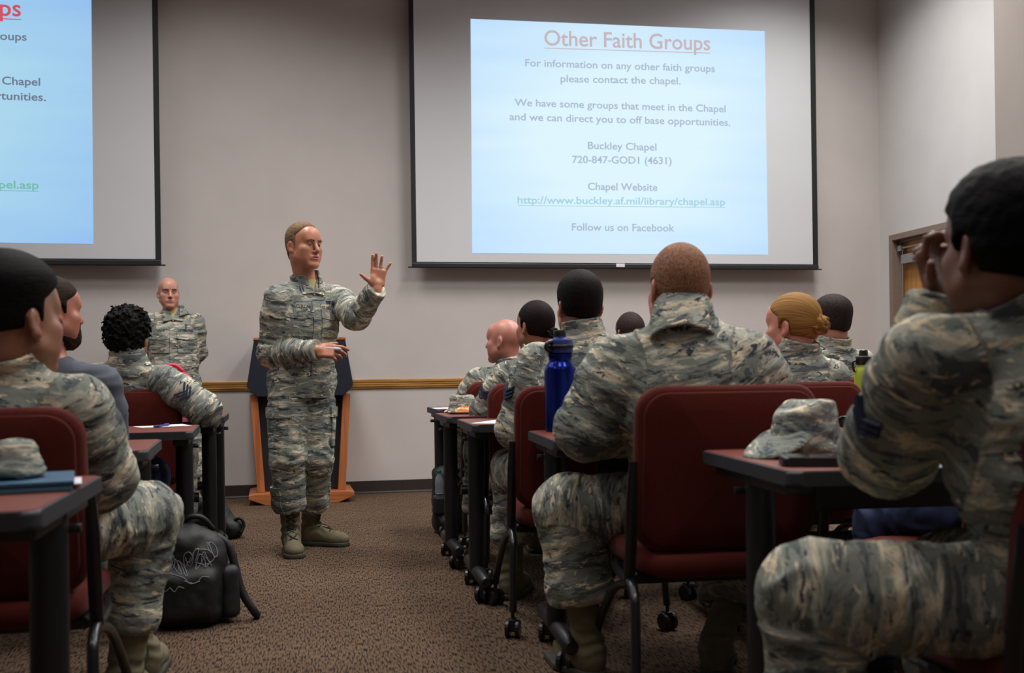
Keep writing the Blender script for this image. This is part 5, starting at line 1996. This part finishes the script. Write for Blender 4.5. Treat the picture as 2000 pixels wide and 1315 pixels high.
# backpacks
M_BAG = mat('black_nylon', (15, 15, 17), rough=.6, var=.2, scale=40, bump=.2, bscale=300)
M_BAG2 = mat('charcoal_panel', (24, 25, 29), rough=.6, var=.15, scale=40, bump=.2, bscale=300)
M_PRINT = mat('grey_print', (130, 132, 138), rough=.6)
bk = at_z(372, 1232, 0)
vw = _n([-bk[0], -bk[1], 0]); sw = np.cross(vw, [0, 0, 1.0]); sw = -sw if sw @ _rt0 < 0 else sw      # sw to the photo's right
t = empty('backpack', bk + np.array([vw[0], vw[1], 0]) * -.14, 'black backpack with pale line print slumped on the carpet by the near left table', 'backpack')
Mb = np.array([sw, -vw, [0, 0, 1.0]])
def bagf(P):
    L = P @ Mb.T.astype(np.float32)
    x, y, z = L[:, 0], L[:, 1], L[:, 2]
    Q = np.stack([x + .10 * (z - .15) * .25, y, z], 1)
    d = rbox((0, 0, .17), (.145, .115, .185), .085)(Q)
    d = smin(d, rbox((-.01, -.10, .12), (.115, .06, .105), .05)(Q), .03)
    d = smin(d, ell((-.03, -.02, .33), (.10, .09, .05))(Q), .05)
    d = smax(d, -z + .002, .01)
    return d + (.009 * vnoise(P * np.float32(13) + 2) + .004 * vnoise(P * np.float32(34))).astype(np.float32)
sdf_object('bag_body', bagf, (-.32, -.32, -.03), (.32, .32, .46), .0075, M_BAG, t)
def pocketf(P):
    L = P @ Mb.T.astype(np.float32)
    return smax(rbox((.148, -.02, .12), (.035, .075, .10), .03)(L), -L[:, 2] + .002, .01) + (.005 * vnoise(P * np.float32(24) + 9)).astype(np.float32)
sdf_object('side_pocket', pocketf, (-.32, -.32, -.03), (.32, .32, .40), .0075, M_BAG2, t)
bm = bmesh.new()
def bp_(x, y, z): return tuple(np.array([x, y, z]) @ Mb)
b_tube(bm, [bp_(.10, -.02, .33), bp_(.15, -.03, .28), bp_(.19, -.05, .12), bp_(.24, -.06, .03), bp_(.25, -.02, .012)], .016, 8)
b_tube(bm, [bp_(-.04, .02, .36), bp_(0, 0, .405), bp_(.05, .0, .40), bp_(.09, .02, .35)], .011, 8)
from_bm('strap', bm, M_BAG, t, smooth=True)
# pale line print on the upper front panel (loose looping strokes)
rnd = random.Random(5)
strokes = []
for k in range(9):
    cx_, cz_ = -.095 + .022 * k, .235 + .005 * k + .018 * math.sin(k * 1.7)
    ln = []
    for j in range(9):
        a = j * .9 + k
        ln.append((cx_ + .017 * math.cos(a) * (1 + .4 * math.sin(k + j)), cz_ + .028 * math.sin(a * 1.3 + k)))
    strokes.append(ln)
strokes += [[(-.10, .165), (-.085, .155), (-.07, .168), (-.055, .152), (-.04, .170), (-.02, .163)], [(-.02, .190), (.02, .178), (.045, .200), (.07, .196)],
            [(-.06, .215), (-.02, .20), (.0, .178), (.035, .185)], [(.02, .30), (.07, .29), (.09, .26), (.06, .24), (.02, .25)]]
bm = bmesh.new()
for ln in strokes:
    P0 = np.array([np.array([x, -.40, z]) @ Mb for x, z in ln], np.float32)
    ray = (np.array([0, 1.0, 0]) @ Mb).astype(np.float32)
    for _ in range(50):
        P0 = P0 + ray * np.clip(bagf(P0), -.02, .05)[:, None] * .7
    ok_ = np.abs(bagf(P0)) < .01
    if ok_.sum() > 2:
        b_tube(bm, [tuple(q) for q in P0[ok_] - ray * .001], .0016, 5)
from_bm('line_print', bm, M_PRINT, t, smooth=True)

b2 = at_z(408, 1058, 0)
t = empty('duffel_bag', b2 + _fw * .12, 'soft black bag on the carpet behind the printed backpack', 'bag')
def bag2(P):
    d = smin(ell((-.02, 0, .10), (.13, .11, .12))(P), ell((.09, -.02, .06), (.08, .09, .065))(P), .04)
    d = smin(d, ell((-.06, .0, .19), (.06, .06, .05))(P), .05)
    return smax(d, -P[:, 2] + .002, .01) + (.010 * vnoise(P * np.float32(18) + 5) + .004 * vnoise(P * np.float32(45))).astype(np.float32)
sdf_object('bag_body', bag2, (-.25, -.22, -.03), (.25, .22, .32), .008, M_BAG, t)
bm = bmesh.new(); b_tube(bm, [(.10, -.05, .10), (.15, -.07, .12), (.17, -.07, .08), (.15, -.08, .03)], .010, 8)
from_bm('strap', bm, M_BAG, t, smooth=True)

# dark bag and drink bottle by the first right table
b3 = at_z(862, 1046, 0) + _fw * .10
t = empty('backpack', b3, 'dark backpack standing by the leg of the frontmost right table', 'backpack')
def bag3(P):
    return smax(rbox((0.03, 0, .20), (.085, .10, .20), .06)(P), -P[:, 2] + .002, .01) + (.008 * vnoise(P * np.float32(16) + 3)).astype(np.float32)
sdf_object('bag_body', bag3, (-.2, -.2, -.03), (.25, .2, .46), .009, M_BAG, t)
bm = bmesh.new(); b_tube(bm, [(.0, -.02, .37), (.02, -.02, .42), (.06, -.02, .42), (.08, -.02, .37)], .009, 8)
from_bm('bag_handle', bm, M_BAG, t, smooth=True)
bm = bmesh.new()
b_box(bm, -.07, .05, -.155, -.09, .12, .24, .02)
from_bm('bottle_pocket', bm, M_BAG2, t)
t = empty('drink_bottle', b3 + np.array([-.03, -.125, .245]), 'clear drink bottle with a green cap in the dark backpack\'s pocket', 'bottle')
m_, nt_, bb_ = nm('clear_plastic'); bb_.inputs['Base Color'].default_value = (.75, .8, .9, 1); bb_.inputs['Roughness'].default_value = .08; bb_.inputs['Transmission Weight'].default_value = .8; bb_.inputs['IOR'].default_value = 1.3
lathe_obj('bottle_body', [(.02, 0), (.030, .004), (.031, .02), (.028, .05), (.031, .075), (.026, .11), (.012, .135), (.012, .145)], m_, t)
t.scale = (.85, .85, .85)
lathe_obj('cap', [(.014, .143), (.0148, .146), (.0148, .162), (.012, .164)], mat('green_cap', (24, 110, 84), rough=.4), t)
